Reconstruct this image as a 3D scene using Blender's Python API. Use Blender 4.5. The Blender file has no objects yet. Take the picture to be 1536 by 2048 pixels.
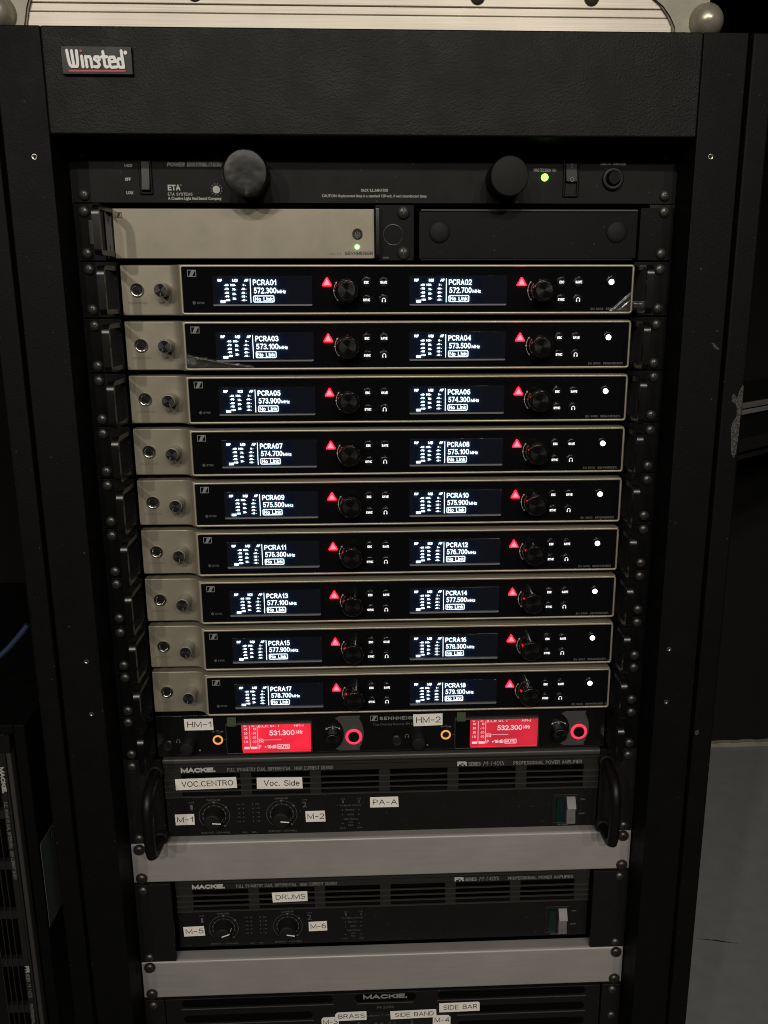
import bpy, bmesh, math, random
from math import sin, cos, pi, radians
from mathutils import Vector, Matrix

random.seed(7)
S = 0.001                      # everything below is measured in millimetres
SC = bpy.context.scene
COL = SC.collection
U = 44.45                      # one rack unit

# ------------------------------------------------------------------ camera
cam_d = bpy.data.cameras.new("camera")
cam_d.sensor_fit = 'VERTICAL'
cam_d.sensor_height = 36.0
cam_d.lens = 1722.22 / 2048 * 36.0
cam_d.shift_x = -44.9 / 2048
cam_d.shift_y = -6.8 / 2048
cam_d.clip_start = 0.01
cam_d.clip_end = 60
cam = bpy.data.objects.new("camera", cam_d)
COL.objects.link(cam)
cam.location = (-8.57 * S, -731.6 * S, -115.5 * S)
cam.rotation_euler = (radians(76.070), radians(0.111), radians(-2.450))
SC.camera = cam

# ------------------------------------------------------------------ light
world = bpy.data.worlds.new("World")
SC.world = world
world.use_nodes = True
bg = world.node_tree.nodes['Background']
bg.inputs[0].default_value = (1.0, 0.86, 0.70, 1)
bg.inputs[1].default_value = 0.003

def spot_lamp(x, y, z, watts, radius, beam=75, blend=0.6, aim=(0, 0, -350), col=(1.0, 0.925, 0.82)):
    d = bpy.data.lights.new("stage_lamp", 'SPOT')
    d.energy = watts
    d.color = col
    d.shadow_soft_size = radius * S
    d.spot_size = radians(beam)
    d.spot_blend = blend
    o = bpy.data.objects.new("stage_lamp", d)
    COL.objects.link(o)
    o.location = (x * S, y * S, z * S)
    o.rotation_euler = (Vector(aim) * S - Vector(o.location)).to_track_quat('-Z', 'Y').to_euler()
    return o

LAMP = 1.25
spot_lamp(-1750, -3600, 1300, 95 * LAMP, 70, 21, 1.0, (60, 0, -250))
spot_lamp(-900, -3800, 1950, 85 * LAMP, 70, 28, 1.0, (40, 0, -350))
spot_lamp(-100, -3900, 2050, 126 * LAMP, 70, 27, 1.0, (90, 0, -400))
spot_lamp(620, -3700, 1400, 74 * LAMP, 70, 30, 1.0, (110, 0, -450))
spot_lamp(1350, -3700, 1850, 66 * LAMP, 70, 30, 1.0, (130, 0, -450))

SC.view_settings.view_transform = 'Standard'
SC.view_settings.look = 'None'
SC.view_settings.exposure = 0.0
SC.view_settings.gamma = 1.0
SC.cycles.filter_width = 1.05

# ------------------------------------------------------------------ materials
MATS = {}

def nodes_of(name):
    m = bpy.data.materials.new(name)
    m.use_nodes = True
    nt = m.node_tree
    return m, nt, nt.nodes['Principled BSDF']

def mat(name, col, rough=0.5, metal=0.0, spec=0.5, bump=0.0, bscale=800, bdist=0.2, rvar=0.0, cvar=0.0,
        coat=0.0, aniso=0.0, detail=3.0):
    m, nt, p = nodes_of(name)
    p.inputs['Base Color'].default_value = (*col, 1)
    p.inputs['Roughness'].default_value = rough
    p.inputs['Metallic'].default_value = metal
    p.inputs['Specular IOR Level'].default_value = spec
    p.inputs['Coat Weight'].default_value = coat
    p.inputs['Coat Roughness'].default_value = 0.05
    tc = nt.nodes.new('ShaderNodeTexCoord')
    if bump:
        n = nt.nodes.new('ShaderNodeTexNoise')
        n.inputs['Scale'].default_value = bscale
        n.inputs['Detail'].default_value = detail
        b = nt.nodes.new('ShaderNodeBump')
        b.inputs['Strength'].default_value = bump
        b.inputs['Distance'].default_value = bdist * S
        nt.links.new(tc.outputs['Object'], n.inputs['Vector'])
        nt.links.new(n.outputs['Fac'], b.inputs['Height'])
        nt.links.new(b.outputs['Normal'], p.inputs['Normal'])
    if rvar or cvar:
        n = nt.nodes.new('ShaderNodeTexNoise')
        n.inputs['Scale'].default_value = 38
        n.inputs['Detail'].default_value = 6
        n.inputs['Roughness'].default_value = 0.65
        nt.links.new(tc.outputs['Object'], n.inputs['Vector'])
        if rvar:
            r = nt.nodes.new('ShaderNodeMapRange')
            r.inputs[1].default_value = 0.3
            r.inputs[2].default_value = 0.7
            r.inputs[3].default_value = max(0.02, rough - rvar)
            r.inputs[4].default_value = min(1, rough + rvar)
            nt.links.new(n.outputs['Fac'], r.inputs[0])
            nt.links.new(r.outputs[0], p.inputs['Roughness'])
        if cvar:
            r = nt.nodes.new('ShaderNodeMapRange')
            r.inputs[1].default_value = 0.3
            r.inputs[2].default_value = 0.7
            r.inputs[3].default_value = 1 - cvar
            r.inputs[4].default_value = 1 + cvar
            mx = nt.nodes.new('ShaderNodeMix')
            mx.data_type = 'RGBA'
            mx.blend_type = 'MULTIPLY'
            mx.inputs[0].default_value = 1
            mx.inputs[6].default_value = (*col, 1)
            nt.links.new(n.outputs['Fac'], r.inputs[0])
            nt.links.new(r.outputs[0], mx.inputs[7])
            nt.links.new(mx.outputs[2], p.inputs['Base Color'])
    if aniso:
        p.inputs['Anisotropic'].default_value = aniso
        t = nt.nodes.new('ShaderNodeTangent')
        t.direction_type = 'RADIAL'
        t.axis = 'Y'
        nt.links.new(t.outputs[0], p.inputs['Tangent'])
    MATS[name] = m
    return m

def emit(name, col, strength, base=(0.02, 0.02, 0.02)):
    m, nt, p = nodes_of(name)
    p.inputs['Base Color'].default_value = (*base, 1)
    p.inputs['Roughness'].default_value = 0.4
    p.inputs['Emission Color'].default_value = (*col, 1)
    p.inputs['Emission Strength'].default_value = strength
    MATS[name] = m
    return m

mat('leather_black', (0.0038, 0.0037, 0.0036), 0.50, spec=0.19, bump=0.9, bscale=800, bdist=0.34, rvar=0.06, detail=2)
mat('frame_black', (0.0026, 0.0026, 0.0026), 0.56, spec=0.14, bump=0.6, bscale=700, bdist=0.28, rvar=0.06, detail=2)  # same finish as the top panel, darkened to imitate light falling off
mat('inner_black', (0.005, 0.005, 0.005), 0.35, spec=0.3)
mat('rail_black', (0.006, 0.006, 0.006), 0.42, spec=0.3, rvar=0.1)
mat('ear_black', (0.0025, 0.0025, 0.0026), 0.45, spec=0.14, bump=0.15, bscale=900, rvar=0.08)
mat('handle_black', (0.0024, 0.0024, 0.0025), 0.28, spec=0.75, rvar=0.02)
mat('grip_black', (0.0036, 0.0035, 0.0034), 0.44, spec=0.28)
mat('screw_black', (0.115, 0.112, 0.106), 0.44, metal=0.85)
mat('screw_dark', (0.020, 0.017, 0.015), 0.34, spec=0.5)
mat('recess_black', (0.003, 0.003, 0.003), 0.6)
mat('plate_black', (0.0050, 0.0049, 0.0048), 0.55, spec=0.18, bump=0.3, bscale=1300, bdist=0.1, rvar=0.06)
mat('amp_black', (0.0082, 0.0079, 0.0075), 0.5, spec=0.18, bump=0.2, bscale=1300, bdist=0.1, rvar=0.08)
mat('web_grey', (0.019, 0.018, 0.017), 0.5, spec=0.22)
mat('ridge_grey', (0.032, 0.030, 0.028), 0.45, spec=0.35)
mat('strip_grey', (0.020, 0.0188, 0.0177), 0.46, spec=0.3, bump=0.15, bscale=1200, bdist=0.1)
mat('plate_steel', (0.24, 0.228, 0.175), 0.42, metal=0.3, bump=0.2, bscale=120, bdist=0.4, cvar=0.15)
mat('clip_grey', (0.040, 0.039, 0.038), 0.5, spec=0.3)
mat('amp_grey', (0.050, 0.047, 0.044), 0.42, spec=0.4, bump=0.15, bscale=1200, bdist=0.1, rvar=0.08)
mat('vent_black', (0.0018, 0.0017, 0.0016), 0.8, spec=0.05)
mat('champagne', (0.280, 0.254, 0.194), 0.42, metal=0.40, bump=0.06, bscale=1500, bdist=0.08, rvar=0.06, cvar=0.03)
mat('trim_silver', (0.42, 0.38, 0.295), 0.40, metal=0.45, rvar=0.06)
mat('gloss_black', (0.0045, 0.0045, 0.0055), 0.07, spec=0.5, rvar=0.035)
mat('screen_black', (0.007, 0.0075, 0.010), 0.11, spec=0.5)
mat('lip_grey', (0.16, 0.16, 0.165), 0.42)
mat('button_black', (0.006, 0.006, 0.0062), 0.20, rvar=0.05)
mat('knob_gloss', (0.0045, 0.0045, 0.0045), 0.14, spec=0.45)
mat('knob_brushed', (0.0045, 0.0045, 0.0045), 0.28, spec=0.30, aniso=0.9)
mat('volume_brushed', (0.045, 0.044, 0.042), 0.30, metal=0.7, aniso=0.9)
mat('volume_shaft', (0.26, 0.245, 0.20), 0.42, metal=0.2)
mat('chrome', (0.40, 0.385, 0.35), 0.26, metal=1.0)
mat('jack_dark', (0.010, 0.009, 0.008), 0.35)
mat('rubber_black', (0.0085, 0.0085, 0.0086), 0.62, spec=0.22, bump=0.2, bscale=600)
mat('taped_cap', (0.0085, 0.0083, 0.0081), 0.40, spec=0.36, bump=0.6, bscale=60, bdist=1.6, rvar=0.08, detail=2)
mat('cap_grey', (0.0075, 0.0074, 0.0072), 0.55, spec=0.18, bump=0.15, bscale=900)
mat('print_white', (0.44, 0.44, 0.42), 0.6)
mat('print_grey', (0.21, 0.21, 0.202), 0.6)
mat('print_dim', (0.105, 0.103, 0.099), 0.6)
mat('print_dark', (0.030, 0.027, 0.022), 0.6)
mat('print_brown', (0.150, 0.132, 0.100), 0.6)
mat('badge_grey', (0.014, 0.014, 0.0145), 0.4, spec=0.3, rvar=0.1)
mat('badge_white', (0.86, 0.86, 0.86), 0.4)
mat('badge_red', (0.55, 0.03, 0.018), 0.4)
mat('sticker_white', (0.82, 0.785, 0.735), 0.5, cvar=0.04)
mat('sticker_ink', (0.012, 0.012, 0.013), 0.5)
mat('switch_white', (0.125, 0.124, 0.120), 0.42)
mat('switch_grey', (0.012, 0.012, 0.012), 0.42, spec=0.3)
mat('lens_green', (0.0025, 0.018, 0.015), 0.25)
mat('tab_green', (0.060, 0.085, 0.045), 0.35)
mat('arc_grey', (0.052, 0.050, 0.048), 0.5)
def aluminium_mat():
    m = mat('aluminium', (0.70, 0.635, 0.535), 0.40, metal=0.15)
    nt = m.node_tree
    p = nt.nodes['Principled BSDF']
    tc = nt.nodes.new('ShaderNodeTexCoord')
    mp = nt.nodes.new('ShaderNodeMapping')
    mp.inputs['Scale'].default_value = (9, 9, 900)
    mp2 = nt.nodes.new('ShaderNodeMapping')
    mp2.inputs['Scale'].default_value = (11, 1, 6)
    a = nt.nodes.new('ShaderNodeTexNoise'); a.inputs['Scale'].default_value = 1.0; a.inputs['Detail'].default_value = 4
    b = nt.nodes.new('ShaderNodeTexNoise'); b.inputs['Scale'].default_value = 1.0; b.inputs['Detail'].default_value = 5
    ad = nt.nodes.new('ShaderNodeMath'); ad.operation = 'ADD'
    r = nt.nodes.new('ShaderNodeMapRange')
    r.inputs[1].default_value = 0.7; r.inputs[2].default_value = 1.3; r.inputs[3].default_value = 0.78; r.inputs[4].default_value = 1.12
    mx = nt.nodes.new('ShaderNodeMix'); mx.data_type = 'RGBA'; mx.blend_type = 'MULTIPLY'
    mx.inputs[0].default_value = 1; mx.inputs[6].default_value = (0.70, 0.635, 0.535, 1)
    nt.links.new(tc.outputs['Object'], mp.inputs[0]); nt.links.new(tc.outputs['Object'], mp2.inputs[0])
    nt.links.new(mp.outputs[0], a.inputs['Vector']); nt.links.new(mp2.outputs[0], b.inputs['Vector'])
    nt.links.new(a.outputs['Fac'], ad.inputs[0]); nt.links.new(b.outputs['Fac'], ad.inputs[1])
    nt.links.new(ad.outputs[0], r.inputs[0]); nt.links.new(r.outputs[0], mx.inputs[7])
    nt.links.new(mx.outputs[2], p.inputs['Base Color'])
    bp = nt.nodes.new('ShaderNodeBump'); bp.inputs['Strength'].default_value = 0.25; bp.inputs['Distance'].default_value = 0.1 * S
    nt.links.new(a.outputs['Fac'], bp.inputs['Height']); nt.links.new(bp.outputs[0], p.inputs['Normal'])
aluminium_mat()
mat('corner_steel', (0.46, 0.43, 0.345), 0.33, metal=0.6, rvar=0.14, bump=0.25, bscale=90, bdist=0.5, cvar=0.2)
mat('groove_brown', (0.10, 0.075, 0.05), 0.6)
mat('rivet_dark', (0.10, 0.075, 0.055), 0.4, metal=0.6)
mat('floor_grey', (0.235, 0.241, 0.244), 0.6, spec=0.2, cvar=0.07, rvar=0.10)
mat('wall_black', (0.0125, 0.0120, 0.0108), 0.8, spec=0.1, cvar=0.06, bump=0.1, bscale=200)
mat('skirting_pale', (0.30, 0.275, 0.22), 0.8, cvar=0.25)
mat('table_black', (0.006, 0.006, 0.006), 0.5, spec=0.2)
mat('table_trim', (0.25, 0.235, 0.21), 0.35, metal=0.5)
mat('case_black', (0.0032, 0.0032, 0.0032), 0.6, spec=0.12, bump=0.2, bscale=400)
mat('card_green', (0.085, 0.108, 0.094), 0.55, cvar=0.05)
mat('strap_blue', (0.014, 0.024, 0.065), 0.5)
mat('bare_metal', (0.40, 0.385, 0.36), 0.28, metal=0.9)
emit('oled_white', (0.80, 0.92, 1.0), 2.6)
emit('oled_glow', (0.03, 0.16, 0.90), 0.007, (0.004, 0.004, 0.006))  # faint blue emission imitating camera bloom around the display text
MATS['oled_glow'].node_tree.nodes['Principled BSDF'].inputs['Roughness'].default_value = 0.11
emit('key_white', (1.0, 1.0, 1.0), 1.3)
emit('power_white', (0.93, 0.94, 1.0), 6.0)
emit('alarm_core', (1.0, 0.20, 0.27), 1.8)
emit('alarm_red', (1.0, 0.0025, 0.010), 14.0)
emit('led_green', (0.28, 1.0, 0.09), 3.2)
emit('led_lime', (0.20, 1.0, 0.17), 5.0)
emit('lcd_red', (1.0, 0.014, 0.045), 0.90)
emit('lcd_red_dim', (1.0, 0.020, 0.055), 0.60)  # dimmer copy, puts haze over the right screen into its colour
emit('lcd_ink', (1.0, 0.66, 0.68), 1.0)
emit('ring_red', (1.0, 0.035, 0.10), 1.2)
emit('ring_amber', (1.0, 0.42, 0.09), 0.90)

def film_mat():
    m, nt, p = nodes_of('film_clear')
    nt.nodes.remove(p)
    out = nt.nodes['Material Output']
    tr = nt.nodes.new('ShaderNodeBsdfTransparent')
    tr.inputs[0].default_value = (0.93, 0.93, 0.93, 1)
    gl = nt.nodes.new('ShaderNodeBsdfGlossy')
    gl.inputs['Roughness'].default_value = 0.17
    gl.inputs['Color'].default_value = (0.9, 0.9, 0.9, 1)
    df = nt.nodes.new('ShaderNodeBsdfDiffuse')
    df.inputs[0].default_value = (0.5, 0.48, 0.45, 1)
    fr = nt.nodes.new('ShaderNodeFresnel')
    fr.inputs[0].default_value = 1.5
    tc = nt.nodes.new('ShaderNodeTexCoord')
    n = nt.nodes.new('ShaderNodeTexNoise')
    n.inputs['Scale'].default_value = 90
    n.inputs['Detail'].default_value = 4
    b = nt.nodes.new('ShaderNodeBump')
    b.inputs['Strength'].default_value = 0.12
    b.inputs['Distance'].default_value = 1.0 * S
    nt.links.new(tc.outputs['Object'], n.inputs['Vector'])
    nt.links.new(n.outputs['Fac'], b.inputs['Height'])
    nt.links.new(b.outputs['Normal'], gl.inputs['Normal'])
    m1 = nt.nodes.new('ShaderNodeMixShader')
    m1.inputs[0].default_value = 0.075
    m2 = nt.nodes.new('ShaderNodeMixShader')
    nt.links.new(tr.outputs[0], m1.inputs[1])
    nt.links.new(df.outputs[0], m1.inputs[2])
    nt.links.new(fr.outputs[0], m2.inputs[0])
    nt.links.new(m1.outputs[0], m2.inputs[1])
    nt.links.new(gl.outputs[0], m2.inputs[2])
    nt.links.new(m2.outputs[0], out.inputs[0])
    MATS['film_clear'] = m
film_mat()

def halo_mat():
    """sheet added for a bloom halo round the text: mostly clear, scattering a little of the light behind it"""
    m, nt, p = nodes_of('halo_clear')
    nt.nodes.remove(p)
    out = nt.nodes['Material Output']
    tr = nt.nodes.new('ShaderNodeBsdfTransparent')
    tl = nt.nodes.new('ShaderNodeBsdfTranslucent')
    tl.inputs[0].default_value = (0.30, 0.54, 1.0, 1)
    mx = nt.nodes.new('ShaderNodeMixShader')
    mx.inputs[0].default_value = 0.09
    nt.links.new(tr.outputs[0], mx.inputs[1])
    nt.links.new(tl.outputs[0], mx.inputs[2])
    nt.links.new(mx.outputs[0], out.inputs[0])
    MATS['halo_clear'] = m
halo_mat()

def brushed_detail(name, col, rough, metal, sx, sz, lo, hi, bump=0.2):
    """plain sheet metal: fine drawn grain along x over slow smudges"""
    m = mat(name, col, rough, metal=metal)
    nt = m.node_tree
    p = nt.nodes['Principled BSDF']
    tc = nt.nodes.new('ShaderNodeTexCoord')
    fac = []
    for sc, det in (((sx, sx, sz), 4), ((14, 14, 22), 7)):
        mp = nt.nodes.new('ShaderNodeMapping'); mp.inputs['Scale'].default_value = sc
        n = nt.nodes.new('ShaderNodeTexNoise'); n.inputs['Scale'].default_value = 1.0; n.inputs['Detail'].default_value = det
        n.inputs['Roughness'].default_value = 0.65
        nt.links.new(tc.outputs['Object'], mp.inputs[0]); nt.links.new(mp.outputs[0], n.inputs['Vector'])
        fac.append(n)
    ad = nt.nodes.new('ShaderNodeMath'); ad.operation = 'ADD'
    nt.links.new(fac[0].outputs['Fac'], ad.inputs[0]); nt.links.new(fac[1].outputs['Fac'], ad.inputs[1])
    r = nt.nodes.new('ShaderNodeMapRange')
    for i, v in ((1, 0.7), (2, 1.3), (3, lo), (4, hi)): r.inputs[i].default_value = v
    mx = nt.nodes.new('ShaderNodeMix'); mx.data_type = 'RGBA'; mx.blend_type = 'MULTIPLY'
    mx.inputs[0].default_value = 1; mx.inputs[6].default_value = (*col, 1)
    nt.links.new(ad.outputs[0], r.inputs[0]); nt.links.new(r.outputs[0], mx.inputs[7]); nt.links.new(mx.outputs[2], p.inputs['Base Color'])
    rr_ = nt.nodes.new('ShaderNodeMapRange')
    for i, v in ((1, 0.35), (2, 0.65), (3, rough - 0.07), (4, rough + 0.09)): rr_.inputs[i].default_value = v
    nt.links.new(fac[1].outputs['Fac'], rr_.inputs[0]); nt.links.new(rr_.outputs[0], p.inputs['Roughness'])
    bp = nt.nodes.new('ShaderNodeBump'); bp.inputs['Strength'].default_value = bump; bp.inputs['Distance'].default_value = 0.08 * S
    nt.links.new(fac[0].outputs['Fac'], bp.inputs['Height']); nt.links.new(bp.outputs[0], p.inputs['Normal'])
brushed_detail('blank_grey', (0.305, 0.291, 0.281), 0.45, 0.18, 12, 1100, 0.88, 1.10)

def dusty(name, amount):
    """sparse pale dust specks settled on the dark paint"""
    nt = MATS[name].node_tree
    p = nt.nodes['Principled BSDF']
    base = tuple(p.inputs['Base Color'].default_value)
    tc = nt.nodes.new('ShaderNodeTexCoord')
    n = nt.nodes.new('ShaderNodeTexNoise'); n.inputs['Scale'].default_value = 420; n.inputs['Detail'].default_value = 1.5
    r = nt.nodes.new('ShaderNodeMapRange')
    for i, v in ((1, 0.735), (2, 0.80), (3, 0.0), (4, amount)): r.inputs[i].default_value = v
    mx = nt.nodes.new('ShaderNodeMix'); mx.data_type = 'RGBA'
    mx.inputs[6].default_value = base; mx.inputs[7].default_value = (0.20, 0.195, 0.185, 1)
    nt.links.new(tc.outputs['Object'], n.inputs['Vector']); nt.links.new(n.outputs['Fac'], r.inputs[0])
    nt.links.new(r.outputs[0], mx.inputs[0]); nt.links.new(mx.outputs[2], p.inputs['Base Color'])
for nm, am in (('frame_black', .5), ('leather_black', .35), ('plate_black', .35), ('amp_black', .35), ('ear_black', .35)): dusty(nm, am)

def uneven(name, lo, hi):
    """screen light that is not quite even across the panel"""
    nt = MATS[name].node_tree
    p = nt.nodes['Principled BSDF']
    s0 = p.inputs['Emission Strength'].default_value
    tc = nt.nodes.new('ShaderNodeTexCoord')
    n = nt.nodes.new('ShaderNodeTexNoise'); n.inputs['Scale'].default_value = 32; n.inputs['Detail'].default_value = 2
    r = nt.nodes.new('ShaderNodeMapRange')
    for i, v in ((1, 0.32), (2, 0.68), (3, lo * s0), (4, hi * s0)): r.inputs[i].default_value = v
    nt.links.new(tc.outputs['Object'], n.inputs['Vector']); nt.links.new(n.outputs['Fac'], r.inputs[0]); nt.links.new(r.outputs[0], p.inputs['Emission Strength'])
uneven('lcd_red', .78, 1.15)
uneven('lcd_red_dim', .78, 1.2)

def scuff_mat():
    """bare primer showing in specks through the black paint"""
    m = mat('scuff_grey', (0.15, 0.145, 0.135), 0.6)
    nt = m.node_tree
    p = nt.nodes['Principled BSDF']
    tc = nt.nodes.new('ShaderNodeTexCoord')
    n = nt.nodes.new('ShaderNodeTexNoise')
    n.inputs['Scale'].default_value = 620
    n.inputs['Detail'].default_value = 3
    r = nt.nodes.new('ShaderNodeValToRGB')
    r.color_ramp.elements[0].position = 0.40
    r.color_ramp.elements[0].color = (0.006, 0.006, 0.006, 1)
    r.color_ramp.elements[1].position = 0.70
    r.color_ramp.elements[1].color = (0.10, 0.097, 0.09, 1)
    nt.links.new(tc.outputs['Object'], n.inputs['Vector'])
    nt.links.new(n.outputs['Fac'], r.inputs[0])
    nt.links.new(r.outputs[0], p.inputs['Base Color'])
scuff_mat()

# ------------------------------------------------------------------ mesh building
TEXT = {}

def text_data(s, bold):
    key = (s, bold)
    if key not in TEXT:
        cu = bpy.data.curves.new("lettering_source", 'FONT')
        cu.body = s
        cu.resolution_u = 3
        cu.offset = bold
        o = bpy.data.objects.new("lettering_source", cu)
        me = bpy.data.meshes.new_from_object(o)
        vs = [(v.co.x, v.co.y) for v in me.vertices]
        fs = [tuple(p.vertices) for p in me.polygons]
        bpy.data.meshes.remove(me)
        bpy.data.objects.remove(o)
        bpy.data.curves.remove(cu)
        TEXT[key] = (vs, fs)
    return TEXT[key]

CAP = {}
def cap_height(bold):
    if bold not in CAP:
        vs, _ = text_data("H", bold)
        CAP[bold] = (min(v[1] for v in vs), max(v[1] for v in vs))
    return CAP[bold]

def arc_pts(cx, cz, r, a0, a1, n):
    return [(cx + r * cos(radians(a0 + (a1 - a0) * i / n)), cz + r * sin(radians(a0 + (a1 - a0) * i / n))) for i in range(n + 1)]

def rrect(x0, x1, z0, z1, r, n=4):
    r = max(1e-4, min(r, (x1 - x0) / 2 - 1e-4, (z1 - z0) / 2 - 1e-4))
    return (arc_pts(x1 - r, z0 + r, r, -90, 0, n) + arc_pts(x1 - r, z1 - r, r, 0, 90, n) +
            arc_pts(x0 + r, z1 - r, r, 90, 180, n) + arc_pts(x0 + r, z0 + r, r, 180, 270, n))

# a plain sans drawn with pen strokes: capital height 1
def A_(cx, cz, rx, rz, a0, a1, n=10):
    return [(cx + rx * cos(radians(a0 + (a1 - a0) * i / n)), cz + rz * sin(radians(a0 + (a1 - a0) * i / n))) for i in range(n + 1)]
GLYPH = {
    ' ': (.32, []), '.': (.06, [[(.03, .0), (.03, .09)]]), '-': (.46, [[(.02, .44), (.44, .44)]]), '/': (.4, [[(0, 0), (.4, 1)]]), ':': (.06, [[(.03, 0), (.03, .1)], [(.03, .5), (.03, .6)]]),
    '+': (.5, [[(0, .42), (.5, .42)], [(.25, .16), (.25, .68)]]), '&': (.6, [[(.6, 0), (.1, .8), (.25, 1), (.4, .8), (.05, .3), (.2, 0), (.55, .4)]]),
    '0': (.62, [A_(.31, .5, .31, .5, 90, 450, 18)]), '1': (.34, [[(.02, .74), (.16, .80), (.30, 1.0), (.30, 0)]]),
    '2': (.60, [A_(.30, .70, .28, .30, 170, -20, 9) + [(.02, 0), (.60, 0)]]),
    '3': (.58, [A_(.27, .75, .25, .25, 155, -90, 9) + A_(.27, .26, .30, .25, 90, -155, 9)[0:]]),
    '4': (.66, [[(.50, 0), (.50, 1), (0, .30), (.66, .30)]]),
    '5': (.60, [[(.54, 1), (.12, 1), (.06, .50)] + A_(.28, .33, .31, .33, 130, -150, 11)]),
    '6': (.60, [A_(.34, .50, .32, .50, 60, 180, 7) + A_(.31, .30, .29, .30, 170, -190, 16)]),
    '7': (.58, [[(0, 1), (.58, 1), (.20, 0)]]),
    '8': (.60, [A_(.30, .75, .25, .25, -90, 270, 14), A_(.30, .26, .30, .26, 90, 450, 14)]),
    '9': (.60, [A_(.26, .50, .32, .50, 240, 360, 7) + A_(.29, .70, .29, .30, -10, 350, 16)]),
    'A': (.72, [[(0, 0), (.36, 1), (.72, 0)], [(.12, .33), (.60, .33)]]),
    'B': (.60, [[(0, 0), (0, 1), (.34, 1)] + A_(.34, .76, .22, .24, 90, -90, 7) + [(0, .52)], [(.34, .52)] + A_(.34, .26, .26, .26, 90, -90, 7) + [(0, 0)]]),
    'C': (.72, [A_(.38, .5, .38, .5, 42, 318, 16)]), 'D': (.68, [[(0, 0), (0, 1), (.28, 1)] + A_(.28, .5, .40, .5, 90, -90, 10) + [(0, 0)]]),
    'E': (.56, [[(.56, 1), (0, 1), (0, 0), (.56, 0)], [(0, .52), (.50, .52)]]), 'F': (.54, [[(.54, 1), (0, 1), (0, 0)], [(0, .50), (.46, .50)]]),
    'G': (.74, [A_(.38, .5, .38, .5, 42, 330, 16) + [(.74, .46), (.44, .46)]]), 'H': (.66, [[(0, 0), (0, 1)], [(.66, 0), (.66, 1)], [(0, .53), (.66, .53)]]),
    'I': (.04, [[(.02, 0), (.02, 1)]]), 'K': (.64, [[(0, 0), (0, 1)], [(.60, 1), (.06, .42)], [(.22, .58), (.64, 0)]]), 'L': (.52, [[(0, 1), (0, 0), (.52, 0)]]),
    'M': (.82, [[(0, 0), (0, 1), (.41, .08), (.82, 1), (.82, 0)]]), 'N': (.68, [[(0, 0), (0, 1), (.68, 0), (.68, 1)]]), 'O': (.78, [A_(.39, .5, .39, .5, 90, 450, 18)]),
    'P': (.58, [[(0, 0), (0, 1), (.32, 1)] + A_(.32, .73, .26, .27, 90, -90, 8) + [(0, .46)]]), 'Q': (.78, [A_(.39, .5, .39, .5, 90, 450, 18), [(.5, .25), (.8, -.05)]]),
    'R': (.64, [[(0, 0), (0, 1), (.34, 1)] + A_(.34, .75, .26, .25, 90, -90, 8) + [(0, .50)], [(.34, .50), (.64, 0)]]),
    'S': (.62, [A_(.31, .745, .28, .255, 25, 250, 9) + A_(.31, .255, .31, .255, 80, -160, 9)]), 'T': (.64, [[(0, 1), (.64, 1)], [(.32, 1), (.32, 0)]]),
    'U': (.66, [[(0, 1), (0, .30)] + A_(.33, .33, .33, .33, 180, 360, 9) + [(.66, 1)]]), 'V': (.70, [[(0, 1), (.35, 0), (.70, 1)]]),
    'W': (.96, [[(0, 1), (.24, 0), (.48, .94), (.72, 0), (.96, 1)]]), 'X': (.66, [[(0, 0), (.66, 1)], [(0, 1), (.66, 0)]]), 'Y': (.66, [[(0, 1), (.33, .48), (.66, 1)], [(.33, .48), (.33, 0)]]),
    'Z': (.6, [[(0, 1), (.6, 1), (0, 0), (.6, 0)]]),
    'o': (.52, [A_(.26, .35, .26, .35, 90, 450, 14)]), 'c': (.46, [A_(.26, .35, .26, .35, 48, 312, 12)]), 'e': (.52, [[(.02, .38), (.51, .38)] + A_(.26, .35, .26, .35, 10, 312, 12)]),
    'd': (.50, [A_(.24, .35, .24, .35, 0, 360, 14), [(.49, 1), (.49, 0)]]), 'i': (.04, [[(.02, 0), (.02, .70)], [(.02, .88), (.02, 1)]]), 'n': (.46, [[(0, 0), (0, .70)], [(0, .42)] + A_(.23, .44, .23, .26, 170, 0, 7) + [(.46, 0)]]),
    'k': (.46, [[(0, 0), (0, 1)], [(.42, .68), (.03, .28)], [(.16, .40), (.46, 0)]]), 'z': (.44, [[(0, .68), (.44, .68), (0, 0), (.46, 0)]]), 'h': (.46, [[(0, 0), (0, 1)], [(0, .42)] + A_(.23, .44, .23, .26, 170, 0, 7) + [(.46, 0)]]),
}

def pen_width(s, gap):
    return sum(GLYPH[c][0] for c in s) + gap * (len(s) - 1)

def ribbon(pts, w):
    """one mitred strip along a polyline"""
    n = len(pts)
    closed = math.hypot(pts[0][0] - pts[-1][0], pts[0][1] - pts[-1][1]) < 1e-4
    L_, R_ = [], []
    for i in range(n):
        a = pts[i - 1] if i else (pts[-2] if closed else None)
        b = pts[i + 1] if i < n - 1 else (pts[1] if closed else None)
        p = pts[i]
        ds = []
        for q0, q1 in ((a, p), (p, b)):
            if q0 is None or q1 is None: continue
            l = math.hypot(q1[0] - q0[0], q1[1] - q0[1])
            if l > 1e-6: ds.append(((q1[0] - q0[0]) / l, (q1[1] - q0[1]) / l))
        if len(ds) == 1: ds = ds * 2
        n0 = (-ds[0][1], ds[0][0]); n1 = (-ds[1][1], ds[1][0])
        m = (n0[0] + n1[0], n0[1] + n1[1]); l = math.hypot(*m) or 1
        m = (m[0] / l, m[1] / l)
        k = w / 2 / max(.42, m[0] * n0[0] + m[1] * n0[1])
        e = 0.0
        if not closed and i in (0, n - 1): e = w * .0
        L_.append((p[0] + m[0] * k, p[1] + m[1] * k)); R_.append((p[0] - m[0] * k, p[1] - m[1] * k))
    return L_, R_

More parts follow.
